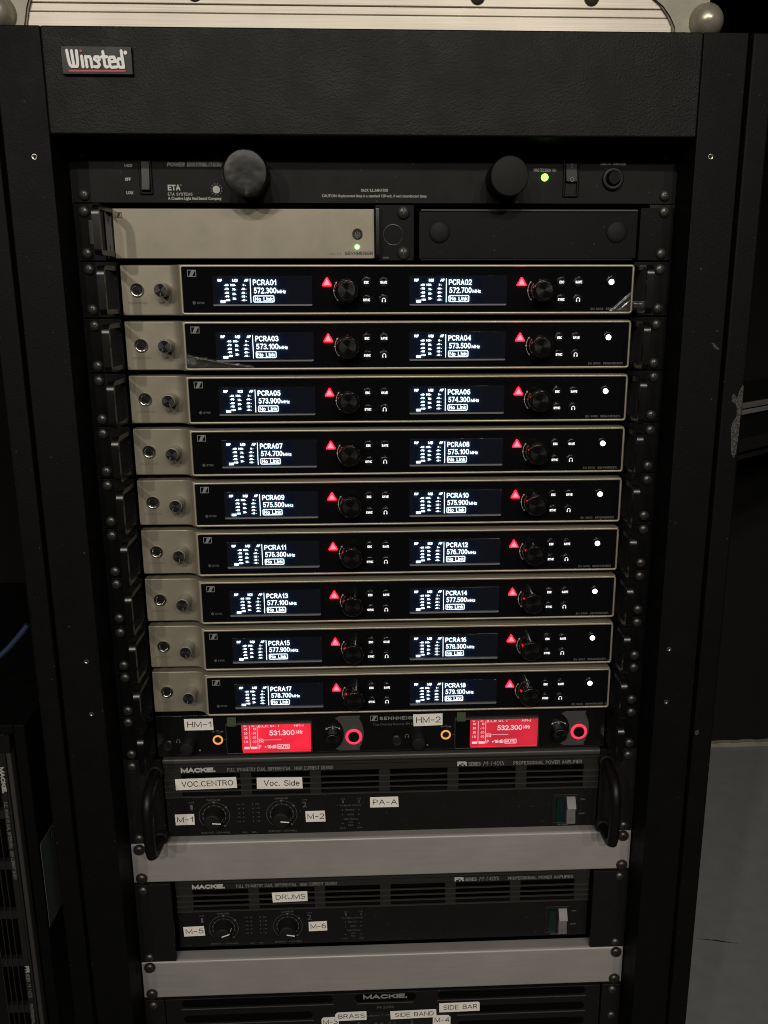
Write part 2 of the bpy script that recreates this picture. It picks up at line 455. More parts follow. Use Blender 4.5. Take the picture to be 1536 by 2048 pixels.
class MB:
    def pen(self, s, x0, x1, z0, z1, y, weight=.14, gap=.24, slant=0.0):
        """lettering drawn with the pen-stroke sans, fitted between x0 and x1; weight is a share of the capital height"""
        h = z1 - z0
        w = weight * h
        tot = pen_width(s, gap)
        kx = (x1 - x0 - w) / tot
        kz = h - w
        cx = x0 + w / 2
        step = 0
        for c in s:
            adv, strokes = GLYPH[c]
            for st in strokes:
                pts = [(cx + a * kx, z0 + w / 2 + b * kz) for a, b in st]
                pts = [(a + slant * (b - z0), b) for a, b in pts]
                # square-ended strokes reach the outline of the letter
                if len(pts) > 1:
                    for e, f in ((0, 1), (-1, -2)):
                        l = math.hypot(pts[e][0] - pts[f][0], pts[e][1] - pts[f][1])
                        closed = math.hypot(pts[0][0] - pts[-1][0], pts[0][1] - pts[-1][1]) < 1e-4
                        if l > 1e-6 and not closed:
                            pts[e] = (pts[e][0] + (pts[e][0] - pts[f][0]) / l * w * .45, pts[e][1] + (pts[e][1] - pts[f][1]) / l * w * .45)
                pts = [q for i, q in enumerate(pts) if i == 0 or math.hypot(q[0] - pts[i - 1][0], q[1] - pts[i - 1][1]) > 1e-4]
                L_, R_ = ribbon(pts, w)
                n = len(pts)
                yy = y - .005 * (step % 4)
                step += 1
                self.add([(a, yy, b) for a, b in L_ + R_], [(n + i, n + i + 1, i + 1, i) for i in range(n - 1)])
            cx += (adv + gap) * kx
        return self
    """collects vertices in millimetres; x right, y away from the viewer, z up"""
    def __init__(self):
        self.v, self.f, self.mi = [], [], []
        self.m = 0
    def add(self, vs, fs):
        k = len(self.v)
        self.v += vs
        self.f += [tuple(i + k for i in f) for f in fs]
        self.mi += [self.m] * len(fs)
        return self
    def loops(self, ls, cap0=True, cap1=True):
        n = len(ls[0])
        vs = [p for l in ls for p in l]
        fs = []
        for a in range(len(ls) - 1):
            for i in range(n):
                j = (i + 1) % n
                fs.append((a * n + i, a * n + j, (a + 1) * n + j, (a + 1) * n + i))
        if cap0: fs.append(tuple(range(n - 1, -1, -1)))
        if cap1: fs.append(tuple((len(ls) - 1) * n + i for i in range(n)))
        return self.add(vs, fs)
    def prism(self, pts, y0, y1):
        """outline in the x-z plane pushed from y1 (back) to y0 (front)"""
        return self.loops([[(x, y1, z) for x, z in pts], [(x, y0, z) for x, z in pts]])
    def prism_x(self, pts, x0, x1):
        return self.loops([[(x0, y, z) for y, z in pts], [(x1, y, z) for y, z in pts]])
    def rr(self, x0, x1, z0, z1, y0, y1, r=1.0, c=0.4, n=4):
        """plate with rounded corners; front face at y0 with a small chamfer c"""
        A = rrect(x0, x1, z0, z1, r, n)
        B = rrect(x0 + c * .3, x1 - c * .3, z0 + c * .3, z1 - c * .3, max(r - c * .3, .01), n)
        Cc = rrect(x0 + c, x1 - c, z0 + c, z1 - c, max(r - c, .01), n)
        return self.loops([[(x, y1, z) for x, z in A], [(x, y0 + c, z) for x, z in A],
                           [(x, y0 + c * .3, z) for x, z in B], [(x, y0, z) for x, z in Cc]])
    def frame(self, x0, x1, z0, z1, t, y0, y1, r=2.0, c=0.3, n=5):
        A = rrect(x0, x1, z0, z1, r, n)
        A2 = rrect(x0 + c, x1 - c, z0 + c, z1 - c, max(r - c, .01), n)
        B2 = rrect(x0 + t - c, x1 - t + c, z0 + t - c, z1 - t + c, max(r - t + c, .05), n)
        B = rrect(x0 + t, x1 - t, z0 + t, z1 - t, max(r - t, .05), n)
        return self.loops([[(x, y1, z) for x, z in A], [(x, y0 + c, z) for x, z in A], [(x, y0, z) for x, z in A2],
                           [(x, y0, z) for x, z in B2], [(x, y0 + c, z) for x, z in B], [(x, y1, z) for x, z in B]], False, False)
    def box(self, x0, x1, y0, y1, z0, z1):
        vs = [(x, y, z) for x in (x0, x1) for y in (y0, y1) for z in (z0, z1)]
        return self.add(vs, [(0, 1, 3, 2), (4, 6, 7, 5), (0, 4, 5, 1), (2, 3, 7, 6), (0, 2, 6, 4), (1, 5, 7, 3)])
    def lathe(self, prof, cx=0, cz=0, n=20):
        """profile of (radius, y) turned round an axis along y, first point at the back"""
        ls = []
        for r, y in prof:
            ls.append([(cx + max(r, 1e-3) * cos(2 * pi * i / n), y, cz + max(r, 1e-3) * sin(2 * pi * i / n)) for i in range(n)])
        return self.loops(ls)
    def ring(self, cx, cz, r0, r1, y0, y1, n=28, c=0.25):
        return self.lathe_open([(r1, y1), (r1, y0 + c), (r1 - c, y0), (r0 + c, y0), (r0, y0 + c), (r0, y1)], cx, cz, n)
    def lathe_open(self, prof, cx, cz, n):
        ls = [[(cx + r * cos(2 * pi * i / n), y, cz + r * sin(2 * pi * i / n)) for i in range(n)] for r, y in prof]
        return self.loops(ls, False, False)
    def disc(self, cx, cz, r, y, n=16):
        return self.add([(cx + r * cos(2 * pi * i / n), y, cz + r * sin(2 * pi * i / n)) for i in range(n)], [tuple(range(n))])
    def poly(self, pts, y):
        return self.add([(x, y, z) for x, z in pts], [tuple(range(len(pts)))])
    def rect(self, x0, x1, z0, z1, y):
        return self.poly([(x0, z0), (x1, z0), (x1, z1), (x0, z1)], y)
    def arcline(self, cx, cz, r, w, a0, a1, y, n=14):
        A = arc_pts(cx, cz, r + w / 2, a0, a1, n)
        B = arc_pts(cx, cz, r - w / 2, a0, a1, n)
        vs = [(x, y, z) for x, z in A + B]
        return self.add(vs, [(i, i + 1, n + 2 + i, n + 1 + i) for i in range(n)])
    def stroke(self, pts, w, y, thick=0.0):
        """a flat pen stroke with round ends"""
        for (x0, z0), (x1, z1) in zip(pts, pts[1:]):
            d = math.hypot(x1 - x0, z1 - z0) or 1
            nx, nz = -(z1 - z0) / d * w / 2, (x1 - x0) / d * w / 2
            q = [(x0 - nx, z0 - nz), (x1 - nx, z1 - nz), (x1 + nx, z1 + nz), (x0 + nx, z0 + nz)]
            self.prism(q, y - thick, y) if thick else self.poly(q, y)
            y -= 0.004
        for x, z in pts:
            if thick: self.lathe([(w / 2, y), (w / 2, y - thick)], x, z, 10)
            else: self.disc(x, z, w / 2, y, 10)
            y -= 0.004
        return self
    def text(self, s, x0, x1, z0, z1, y, bold=0.0, slant=0.0, rot=0.0):
        """lettering fitted between x0 and x1, capitals from z0 to z1"""
        vs, fs = text_data(s, bold)
        lo, hi = cap_height(bold)
        a = min(v[0] for v in vs); b = max(v[0] for v in vs)
        out = []
        cx, cz = (x0 + x1) / 2, (z0 + z1) / 2
        for u, w in vs:
            zz = z0 + (w - lo) / (hi - lo) * (z1 - z0)
            xx = x0 + (u - a) / (b - a) * (x1 - x0) + slant * (zz - cz)
            if rot:
                dx, dz = xx - cx, zz - cz
                xx, zz = cx + dx * cos(rot) - dz * sin(rot), cz + dx * sin(rot) + dz * cos(rot)
            out.append((xx, y, zz))
        return self.add(out, fs)
    def tube(self, pts, r, n=12, cap=True):
        P = [Vector(p) for p in pts]
        ls = []
        ref = None
        for i, p in enumerate(P):
            t = (P[min(i + 1, len(P) - 1)] - P[max(i - 1, 0)]).normalized()
            if ref is None:
                ref = t.cross(Vector((1, 0, 0.01))).normalized()
            a = (ref - t * ref.dot(t)).normalized()
            ref = a
            b = t.cross(a)
            ls.append([tuple(p + (a * cos(2 * pi * k / n) + b * sin(2 * pi * k / n)) * r) for k in range(n)])
        return self.loops(ls, cap, cap)
    def mesh(self, name, mats, smooth=True):
        me = bpy.data.meshes.new(name)
        me.from_pydata([(x * S, y * S, z * S) for x, y, z in self.v], [], self.f)
        for m in (mats if isinstance(mats, (list, tuple)) else [mats]):
            me.materials.append(MATS[m])
        if any(self.mi):
            me.polygons.foreach_set('material_index', self.mi)
        bm = bmesh.new()
        bm.from_mesh(me)
        # closed shells get consistent normals; open sheets all face the viewer already
        bmesh.ops.recalc_face_normals(bm, faces=[f for f in bm.faces if all(len(e.link_faces) == 2 for e in f.edges)])
        bm.to_mesh(me)
        bm.free()
        if smooth:
            weighted_normals(me)
        me.update()
        return me

def weighted_normals(me, limit=cos(radians(50))):
    """soft shading that leaves the large flat faces flat: area-weighted normals, split at real edges"""
    me.shade_smooth()
    fn = [p.normal.copy() for p in me.polygons]
    fa = [p.area for p in me.polygons]
    vf = [[] for _ in me.vertices]
    for p in me.polygons:
        for v in p.vertices: vf[v].append(p.index)
    out = [None] * len(me.loops)
    for p in me.polygons:
        n0 = fn[p.index]
        for li, v in zip(p.loop_indices, p.vertices):
            n = Vector((0, 0, 0))
            for q in vf[v]:
                if fn[q].dot(n0) > limit: n += fn[q] * fa[q]
            out[li] = n.normalized() if n.length > 0 else n0
    me.normals_split_custom_set(out)

MESH = {}

def part(name, mb, mats, parent, loc=(0, 0, 0), key=None, label=None, rot=None, smooth=True):
    """one mesh object; with a key, look-alike parts share mesh data (mb may then be a function)"""
    if key is not None and key in MESH:
        me = MESH[key]
    else:
        if callable(mb): mb = mb()
        me = mb.mesh(name, mats, smooth)
        if key is not None: MESH[key] = me
    o = bpy.data.objects.new(name, me)
    COL.objects.link(o)
    if parent is not None: o.parent = parent
    o.location = (loc[0] * S, loc[1] * S, loc[2] * S)
    if rot: o.rotation_euler = rot
    if label: o['label'] = label
    return o

def thing(name, label, cat, loc=(0, 0, 0), group=None):
    o = bpy.data.objects.new(name, None)
    o.empty_display_size = 0.02
    COL.objects.link(o)
    o.location = (loc[0] * S, loc[1] * S, loc[2] * S)
    o['label'] = label
    o['category'] = cat
    if group: o['group'] = group
    return o

def structure(name, mb, m):
    o = part(name, mb, m, None)
    o['kind'] = 'structure'
    return o

def copy_tree(o, parent=None):
    c = o.copy()
    COL.objects.link(c)
    c.parent = parent
    for ch in list(o.children):
        copy_tree(ch, c)
    return c

# ------------------------------------------------------------------ shared small parts
def screw_mb(r=4.4, h=3.2):
    def f():
        mb = MB()
        prof = [(r, 0.0), (r, -0.6)] + [(r * cos(a), -0.6 - (h - 0.6) * sin(a)) for a in (0.25, 0.55, 0.85, 1.1, 1.35)] + [(0.3, -h)]
        mb.lathe(prof, 0, 0, 18)
        mb.m = 1
        a, b = r * 0.46, r * 0.12
        pts = [(a, -b), (a, b), (b, b), (b, a), (-b, a), (-b, b), (-a, b), (-a, -b), (-b, -b), (-b, -a), (b, -a), (b, -b)]
        mb.prism(pts, -h + 0.02, -h * 0.55)
        mb.m = 0
        return mb
    return f

def screws(parent, pts, y=-3.0, big=False):
    for x, z in pts:
        jx, jz = random.uniform(-.5, .5), random.uniform(-.5, .5)
        if big:
            part('screw', screw_mb(5.6, 4.2), ['screw_dark', 'recess_black'], parent, (x + jx, y, z + jz), 'screw_big', rot=(0, random.uniform(0, 1.5), 0))
        else:
            part('screw', screw_mb(), ['screw_black', 'recess_black'], parent, (x + jx, y, z + jz), 'screw', rot=(0, random.uniform(0, 1.5), 0))

SX = 232.55

def handle_mb():
    mb = MB()
    def arc(cy, cz, r, a0, a1, n=4):
        return arc_pts(cy, cz, r, a0, a1, n)
    out = [(0, 18.7), *arc(-28.0, 10.7, 8.0, 90, 180, 10), (-36.0, -14.2), (-35.2, -17.2), (-33.2, -18.7), (0, -18.7)]
    inn = [(0, -14.9), (-32.0, -14.9), (-32.0, 14.9), (0, 14.9)]
    n = len(out)
    x0, x1 = -2.7, 2.7
    pts = out + inn
    return mb.prism_x(pts, x0, x1)

def ear_mb(sgn, x_in, h=21.8):
    def f():
        mb = MB()
        a, b = sorted((sgn * x_in, sgn * 241.2))
        return mb.rr(a, b, -h, h, -3.0, 0.4, r=1.2, c=0.5)
    return f

def ears_and_handles(root, tag, x_in=210.5):
    for s in (-1, 1):
        part('rack_ear', ear_mb(s, x_in), 'ear_black', root, key=('ear', s, x_in))
        part('handle', handle_mb, 'handle_black', root, (s * 213.6, -3.0, 0), key='handle')

# ------------------------------------------------------------------ the cabinet
cab = thing('rack_cabinet', 'tall black leather-grained equipment rack cabinet with a white nameplate at top left', 'rack cabinet', (0, 0, -1045))
CZ = 1045.0    # cabinet parts are given relative to the empty at its foot

def cabpart(name, mb, m, **k):
    mb.v = [(x, y, z + CZ) for x, y, z in mb.v]
    return part(name, mb, m, cab, **k)

def edge_box(x0, x1, y0, y1, z0, z1, c, seg=3):
    """box with rounded edges"""
    bm = bmesh.new()
    bmesh.ops.create_cube(bm, size=1)
    for v in bm.verts:
        v.co = Vector((x0 + (v.co.x + .5) * (x1 - x0), y0 + (v.co.y + .5) * (y1 - y0), z0 + (v.co.z + .5) * (z1 - z0)))
    bmesh.ops.bevel(bm, geom=list(bm.edges), offset=c, segments=seg, affect='EDGES', profile=0.6)
    mb = MB()
    bm.verts.index_update()
    mb.add([tuple(v.co) for v in bm.verts], [tuple(v.index for v in f.verts) for f in bm.faces])
    bm.free()
    return mb

TOPZ = 73.0
BOTZ = -1030.0
cabpart('top_panel', edge_box(-242.1, 242.1, -38.2, 22, 0.0, TOPZ, 1.6), 'leather_black')
for s in (-1, 1):
    a, b = sorted((s * 242.2, s * 276.2))
    cabpart('corner_post', edge_box(a, b, -38, 60, BOTZ, TOPZ, 0.9), 'frame_black')
    a, b = sorted((s * 279.4, s * 297.0))
    cabpart('side_panel', edge_box(a, b, -38.5, 640, BOTZ, TOPZ, 1.8), 'frame_black')
    a, b = sorted((s * 276.4, s * 279.2))
    cabpart('seam_strip', MB().box(a, b, -30, 600, BOTZ + 5, TOPZ - 4), 'inner_black')
    a, b = sorted((s * 222.0, s * 243.0))
    cabpart('rail', MB().box(a, b, 0.6, 3.0, BOTZ + 5, 0), 'rail_black')
    a, b = sorted((s * 243.2, s * 245.2))
    cabpart('rail_flange', MB().box(a, b, -1.4, 40, BOTZ + 5, -2), 'rail_black')
    a, b = sorted((s * 245.6, s * 276))
    cabpart('inner_wall', MB().box(a, b, 61, 640, BOTZ + 5, TOPZ - 3), 'inner_black')
cabpart('top_cover', edge_box(-276, 276, 23, 640, TOPZ - 3.2, TOPZ - 0.2, 0.8, 2), 'frame_black')
cabpart('back_panel', MB().box(-276, 276, 641, 645, BOTZ, TOPZ - 2), 'inner_black')
cabpart('plinth', edge_box(-276, 276, -36, 640, -1045, BOTZ - 1, 1.5, 2), 'frame_black')

# nameplate
plate = cabpart('nameplate', MB().rr(-227.9, -177.3, 40.0, 59.0, -41.2, -38.1, r=0.8, c=0.6), 'badge_grey')
lx = lambda px: -223.2 + (px - 392) * (39.4 / 328.0)
lz = lambda py: 55.7 - (py - 300) * (10.9 / 92.0)
L = lambda pts: [(lx(a), lz(b)) for a, b in pts]
mb = MB()
yl = -41.3
for st in ([(392, 300), (398, 352), (405, 380), (414, 389), (428, 389)], [(420, 302), (424, 352), (428, 389), (446, 389)],
           [(449, 302), (451, 360), (450, 380), (446, 389)],
           [(477, 332), (481, 391)], [(505, 391), (500, 333)], [(500, 336), (524, 334), (530, 345), (535, 391)],
           [(581, 350), (576, 335), (557, 335), (552, 348), (574, 364), (579, 380), (571, 391), (551, 390)],
           [(605, 306), (612, 384), (618, 391), (626, 390)], [(594, 335), (627, 334)],
           [(641, 362), (674, 360), (670, 336), (646, 336), (638, 350), (642, 386), (652, 393), (682, 390)],
           [(714, 300), (722, 392)], [(717, 346), (694, 345), (689, 356), (692, 385), (700, 392), (722, 392)]):
    mb.stroke(L(st), 2.05, yl, 0.5)
    yl -= 0.01
mb.lathe([(1.35, -41.2), (1.35, -41.9)], lx(738), lz(310), 14)
mb.v = [(x, y, z + CZ) for x, y, z in mb.v]
part('lettering', mb, 'badge_white', plate)
mb = MB()
mb.stroke(L([(398, 413), (728, 411)]), 1.15, -41.3, 0.4)
mb.lathe([(0.9, -41.2), (0.9, -41.7)], lx(474), lz(302), 12)
mb.v = [(x, y, z + CZ) for x, y, z in mb.v]
part('underline', mb, 'badge_red', plate)

# screw holes in the posts and the knocks in the paint
for x, z in ((-254.7, -15.6), (254.2, -13.4), (-253.0, -418.8), (-253.2, -467.9), (252.2, -468.3), (251.2, -417.5)):
    mb = MB()
    mb.lathe_open([(2.1, -38.05), (2.0, -38.5), (1.5, -38.6), (.8, -38.1)], x, z, 14)
    cabpart('screw_hole', mb, 'bare_metal')
rough_edge = lambda pts, j: [(x + random.uniform(-j, j), z + random.uniform(-j, j)) for x, z in pts]
mb = MB()
mb.poly(rough_edge([(266.8, -153.3), (268.4, -153.0), (271.0, -155.8), (274.0, -158.4), (272.6, -159.2), (269.3, -156.8)], .3), -38.15)
cabpart('paint_scuff', mb, 'scuff_grey')
mb = MB()
cl = [(295.2, -187.0), (296.4, -188.6), (296.2, -203), (295.6, -215), (295.3, -228), (294.5, -243), (293.2, -247.5), (290.6, -243), (289.8, -232),
      (288.6, -222), (289.6, -217), (292.6, -213), (292.0, -206), (290.5, -202), (287.3, -200.5), (286.9, -196.5), (288.6, -194), (291.6, -198), (292.4, -193)]
mb.poly(rough_edge(cl, .35), -38.68)
cabpart('chipped_paint', mb, 'scuff_grey')
mb = MB()
mb.poly(rough_edge([(280.5, -497), (283.6, -496), (284.6, -499.5), (282.4, -501.5), (280.2, -500)], .3), -38.66)
cabpart('paint_scuff', mb, 'scuff_grey')

# ------------------------------------------------------------------ aluminium flight case on top of the cabinet
fc = thing('flight_case', 'ridged aluminium flight case with ball corners standing on top of the cabinet', 'flight case', (-14, 15, TOPZ))
fb = lambda x: x + 14
mb = MB()
mb.box(-276, 276, 6, 420, 0.3, 240)
part('shell', mb, 'case_black', fc)
# the ridged extrusion along the front edge: planks with recessed joints
zs = [1.5, 24.4, 30.6, 38.6, 60, 84]
for i in range(5):
    z0, z1 = zs[i], zs[i + 1] - 0.7
    part('aluminium_band', MB().rr(-270, 262, z0, z1, 0.0 + (0.5 if i == 1 else 0), 5.5, r=0.3, c=0.45), 'aluminium', fc)
part('groove_backing', MB().box(-270, 262, 3.5, 5.9, 1.5, 84), 'groove_brown', fc)
for s in (1,):
    curve = [(fb(238.6), 1.5), (fb(236.6), 17), (fb(232), 25), (fb(226), 32), (fb(217), 38.5), (fb(206), 43), (fb(190), 46)]
    dark = [(x - 2.6, z + 1.2) for x, z in curve]
    part('rubber_edge', MB().prism(dark + [(276, 46), (276, 1.2)], -1.6, -0.1), 'rivet_dark', fc)
    part('corner_plate', MB().prism(curve + [(277, 46), (277, 1.0)], -3.0, -1.7), 'plate_steel', fc)
curve = [(fb(-271), 1.5), (fb(-270.4), 14), (fb(-267.5), 26), (fb(-263), 38), (fb(-258), 46)]
part('rubber_edge', MB().prism([(x + 1.6, z) for x, z in curve] + [(-276.5, 46), (-276.5, 1.2)], -1.6, -0.1), 'rivet_dark', fc)
part('corner_plate', MB().prism(curve + [(-277, 46), (-277, 1.0)], -3.0, -1.7), 'plate_steel', fc)
for cx in (275, -275):
    mb = MB()
    n = 14
    mb.lathe([(0.5, 14)] + [(14.2 * cos(a), -15.5 * sin(a) + 0) for a in [i * pi / 2 / 8 for i in range(-7, 8)]] + [(0.4, -15.5)], cx, 21, 26)
    part('ball_corner', mb, 'corner_steel', fc)
for x in (79.5, 169.5, -140):
    part('rivet', MB().lathe([(6.0, 0), (6.0, -1.2), (4.4, -2.6), (0.5, -3.2)], fb(x), 38.0, 18), 'rivet_dark', fc)

# ------------------------------------------------------------------ unit 0: power conditioner with rack lights
def zu(k): return -U * k - U / 2      # centre height of rack unit k

pc = thing('power_conditioner', 'black power conditioner with two round lamp caps at the top of the rack', 'power conditioner', (0, 0, zu(0)))
D = -zu(0)     # turn absolute heights into local ones
part('faceplate', MB().rr(-241.2, 241.2, -21.8, 21.8, -0.8, 2.2, r=0.6, c=0.4), 'plate_black', pc)
screws(pc, [(s * SX, z) for s in (-1, 1) for z in (-15.9, 15.9)], -0.8)
mb = MB()
mb.lathe([(16.2, 0), (16.2, -27), (16.6, -27.6), (16.9, -29.0), (16.7, -30.2), (15.9, -31.0), (11, -31.3), (5, -30.9), (0.5, -31.2)], 0, 0, 40)
random.seed(3)
mb.v = [(x + (random.uniform(-.22, .22) if y < -20 and abs(x) + abs(z) > 9 else 0), y + (random.uniform(-.15, .15) if y < -25 and math.hypot(x, z) > 14 else 0), z + (random.uniform(-.22, .22) if y < -20 else 0)) for x, y, z in mb.v]
part('lamp_cap', mb, 'taped_cap', pc, (-101, -0.8, -24.9 + D), label='lamp cap wrapped in wrinkled black tape')
mb = MB()
mb.lathe([(15.0, 0), (15.0, -28.4), (14.6, -29.6), (13.8, -30.2), (0.5, -30.2)], 0, 0, 44)
part('lamp_cap', mb, 'cap_grey', pc, (101.2, -0.8, -26.6 + D))

def rocker(root, x0, x1, z0, z1, up, housing_pad=1.6):
    h = part('switch_housing', MB().frame(x0 - housing_pad, x1 + housing_pad, z0 - housing_pad, z1 + housing_pad, housing_pad + .3, -2.2, 0, r=1.2, c=.4), 'ear_black', root)
    return h

h = rocker(pc, -186.6, -179.4, -36.4 + D, -10.4 + D, 0)
part('rocker', MB().prism_x([(2, -36.0 + D), (-1.2, -36.0 + D), (-4.6, -34.4 + D), (-2.2, -24.6 + D), (-0.8, -10.9 + D), (2, -10.9 + D)], -186.0, -180.0), 'switch_grey', h)
h = rocker(pc, 150.6, 160.2, -37.4 + D, -11.4 + D, 0)
r_ = part('rocker', MB().prism_x([(2, -37.0 + D), (-0.9, -37.0 + D), (-1.7, -27.6 + D), (-4.8, -27.2 + D), (-2.4, -18.4 + D), (-0.9, -11.8 + D), (2, -11.8 + D)], 151.2, 159.6), 'switch_grey', h)
mb = MB()
mb.rect(155.0, 155.5, -17.2 + D, -13.6 + D, -3.3)
mb.ring(155.6, -26.0 + D, 1.1, 1.7, -5.3, -5.0, 16, .05)
part('lettering', mb, 'print_grey', h)
cb = part('circuit_breaker', MB().ring(189.4, -25.1 + D, 5.6, 8.6, -3.6, -0.8, 28, .5), 'grip_black', pc)
part('reset_button', MB().lathe([(5.3, -0.8), (5.3, -5.4), (4.7, -6.2), (0.4, -6.2)], 189.6, -24.6 + D, 24), 'ear_black', cb)
part('power_led', MB().lathe([(2.9, -0.8), (2.9, -1.9), (2.2, -3.0), (0.3, -3.4)], 134.1, -24.0 + D, 20), 'led_green', pc)
mb = MB(); yt = -0.95
mb.text("PDS1", -133.4, -124.1, -9.9 + D, -6.9 + D, yt, .01, .2)
mb.pen("CONDITIONED", -149.8, -123.6, -13.2 + D, -10.3 + D, yt, .15, .30, .2)
part('lettering', mb, 'print_grey', pc)  # greyer print puts the shade below the top panel into the lettering
mb = MB()
mb.pen("POWER DISTRIBUTION", -166.0, -123.7, -16.9 + D, -13.8 + D, yt, .18, .30, .2)
mb.pen("RACK ILLUMINATOR", -13.5, 8.1, -35.2 + D, -33.0 + D, yt, .15, .34)
mb.text("CAUTION: Replacement lamp is a standard 120 volt, 4 watt incandescent lamp.", -44.8, 39.4, -39.4 + D, -37.3 + D, yt, .012)
mb.pen("PROTECTION ON", 125.1, 143.2, -19.6 + D, -17.3 + D, yt, .15, .34)
mb.pen("CIRCUIT BREAKER", 179.0, 199.7, -14.5 + D, -12.2 + D, yt, .15, .34)
mb.pen("MED", -199.0, -192.9, -17.4 + D, -15.2 + D, yt, .2, .3)
part('lettering', mb, 'print_white', pc)
mb = MB()
mb.text("HIGH", -186.4, -181.2, -6.4 + D, -4.6 + D, yt, .02)
mb.text("ON/OFF", 149.5, 158.7, -7.6 + D, -5.3 + D, yt, .02)
part('lettering', mb, 'print_grey', pc)  # shaded copy of the white print, up where the panel's shadow falls
mb = MB()
mb.pen("OFF", -199.4, -194.8, -27.6 + D, -25.2 + D, yt, .2, .3)
mb.pen("LOW", -199.0, -193.6, -37.6 + D, -35.2 + D, yt, .2, .3)
mb.pen("ETA", -166.4, -156.6, -34.7 + D, -30.4 + D, yt, .24, .3)
mb.disc(-156.0, -30.6 + D, .4, yt, 8)
mb.pen("ETA SYSTEMS", -166.6, -147.3, -38.5 + D, -36.3 + D, yt, .15, .32)
mb.text("A Creative Light And Sound Company", -166.8, -124.5, -41.7 + D, -39.4 + D, yt, .025)
mb.disc(-128.3, -33.9 + D, 2.9, yt, 22)
for i in range(12):
    a = 2 * pi * i / 12 + .26
    mb.disc(-128.3 + 4.3 * cos(a), -33.9 + D + 4.3 * sin(a), .32, yt, 8)
part('lettering', mb, 'print_white', pc)

# ------------------------------------------------------------------ unit 1: half-width antenna splitter and black filler plate
sp = thing('antenna_splitter', 'half-width champagne antenna splitter with a green light under its power button', 'antenna splitter', (0, 0, zu(1)))
D = -zu(1)
part('rack_ear', MB().rr(-241.2, -218.0, -21.8, 21.8, -3.0, 0.4, r=1.2, c=.5), 'ear_black', sp)
part('handle', handle_mb, 'handle_black', sp, (-213.8, -3.0, 0), key='handle')
mb = MB()
mb.rr(-230.0, -223.4, -9.0, 9.5, -3.5, -2.9, r=.4, c=.15)
part('rail_clip', mb, 'clip_grey', sp)
ck = part('side_cheek', MB().rr(-217.4, -212.0, -20.0, 19.0, -2.6, 3, r=1.2, c=.6), 'arc_grey', sp)
for z in (8.6, -11.8):
    part('slot', MB().rr(-215.2, -214.2, z - 2.4, z + 2.4, -2.75, -2.5, r=.4, c=.05), 'recess_black', ck)
part('front_panel', MB().rr(-211.4, -3.2, -19.9, 18.4, -1.2, 8, r=.8, c=.5), 'champagne', sp)
part('chassis', MB().box(-211.4, -3.2, 9, 250, -20, 18.6), 'ear_black', sp)
b = part('power_button', MB().lathe([(4.1, -1.2), (4.1, -2.6), (3.7, -3.1), (0.4, -2.9)], -16.9, -67.4 + D, 26), 'jack_dark', sp)
mb = MB()
mb.arcline(-16.9, -67.5 + D, 1.7, .35, 125, 415, -3.2, 18)
mb.rect(-17.07, -16.73, -67.4 + D, -65.2 + D, -3.2)
part('power_symbol', mb, 'print_grey', b)
part('power_led', MB().lathe([(1.9, -1.2), (1.9, -1.9), (1.3, -2.6), (.3, -2.7)], -17.3, -77.6 + D, 18), 'led_lime', sp)
def logo(mb, x0, z0, w, h, y):
    sx, sz = w / 238.0, h / 180.0
    X = lambda a: x0 + (a - 180) * sx
    Z = lambda b: z0 + (305 - b) * sz
    t = 17
    for a, b_, c, d in ((180, 418, 125, 125 + t), (180, 418, 305 - t, 305), (180, 180 + t, 125 + t, 305 - t), (418 - t, 418, 125 + t, 305 - t)):
        mb.rect(X(a), X(b_), Z(d), Z(c), y)
    mb.poly([(X(230), Z(288)), (X(310), Z(288)), (X(345), Z(225)), (X(368), Z(175)), (X(400), Z(142)), (X(290), Z(142)), (X(262), Z(205)), (X(245), Z(250))], y)
mb = MB()
logo(mb, -209.3, -55.3 + D, 5.3, 4.1, -1.35)
part('emblem', mb, 'print_dark', sp)
mb = MB()
mb.pen("SENNHEISER", -27.5, -4.6, -83.9 + D, -81.2 + D, -1.35, .19, .36)
part('lettering', mb, 'print_dark', sp)
mb = MB()
mb.text("ASA 214", -39.7, -30.2, -83.9 + D, -81.9 + D, -1.35, .0)
part('lettering', mb, 'print_brown', sp)

mt = part('joining_bracket', MB().rr(-2.6, 29.0, -21.6, 21.4, -2.4, 2, r=1.2, c=.6), 'ear_black', sp)
part('bracket_flange', MB().prism_x([(-2.5, 19.2), (-8, 19.2), (-10, 17.5), (-10, -17), (-8, -19.4), (-2.5, -19.4), (-2.5, -17), (-8, -16), (-8, 16), (-2.5, 17)], -1.9, 0.6), 'handle_black', sp)
part('knockout', MB().ring(12.0, -68.4 + D, 7.5, 8.3, -2.9, -2.3, 30, .15), 'handle_black', sp)
part('label_tab', MB().rr(3.4, 8.4, -20.0, -18.6, -2.75, -2.3, r=.3, c=.1), 'arc_grey', sp)
for z in (15.7, -15.4):
    part('screw', screw_mb(5.4, 4.4), ['screw_black', 'recess_black'], sp, (20.3, -2.4, z), 'screw_mid')
screws(sp, [(-SX, -15.9), (-SX, 15.9)])

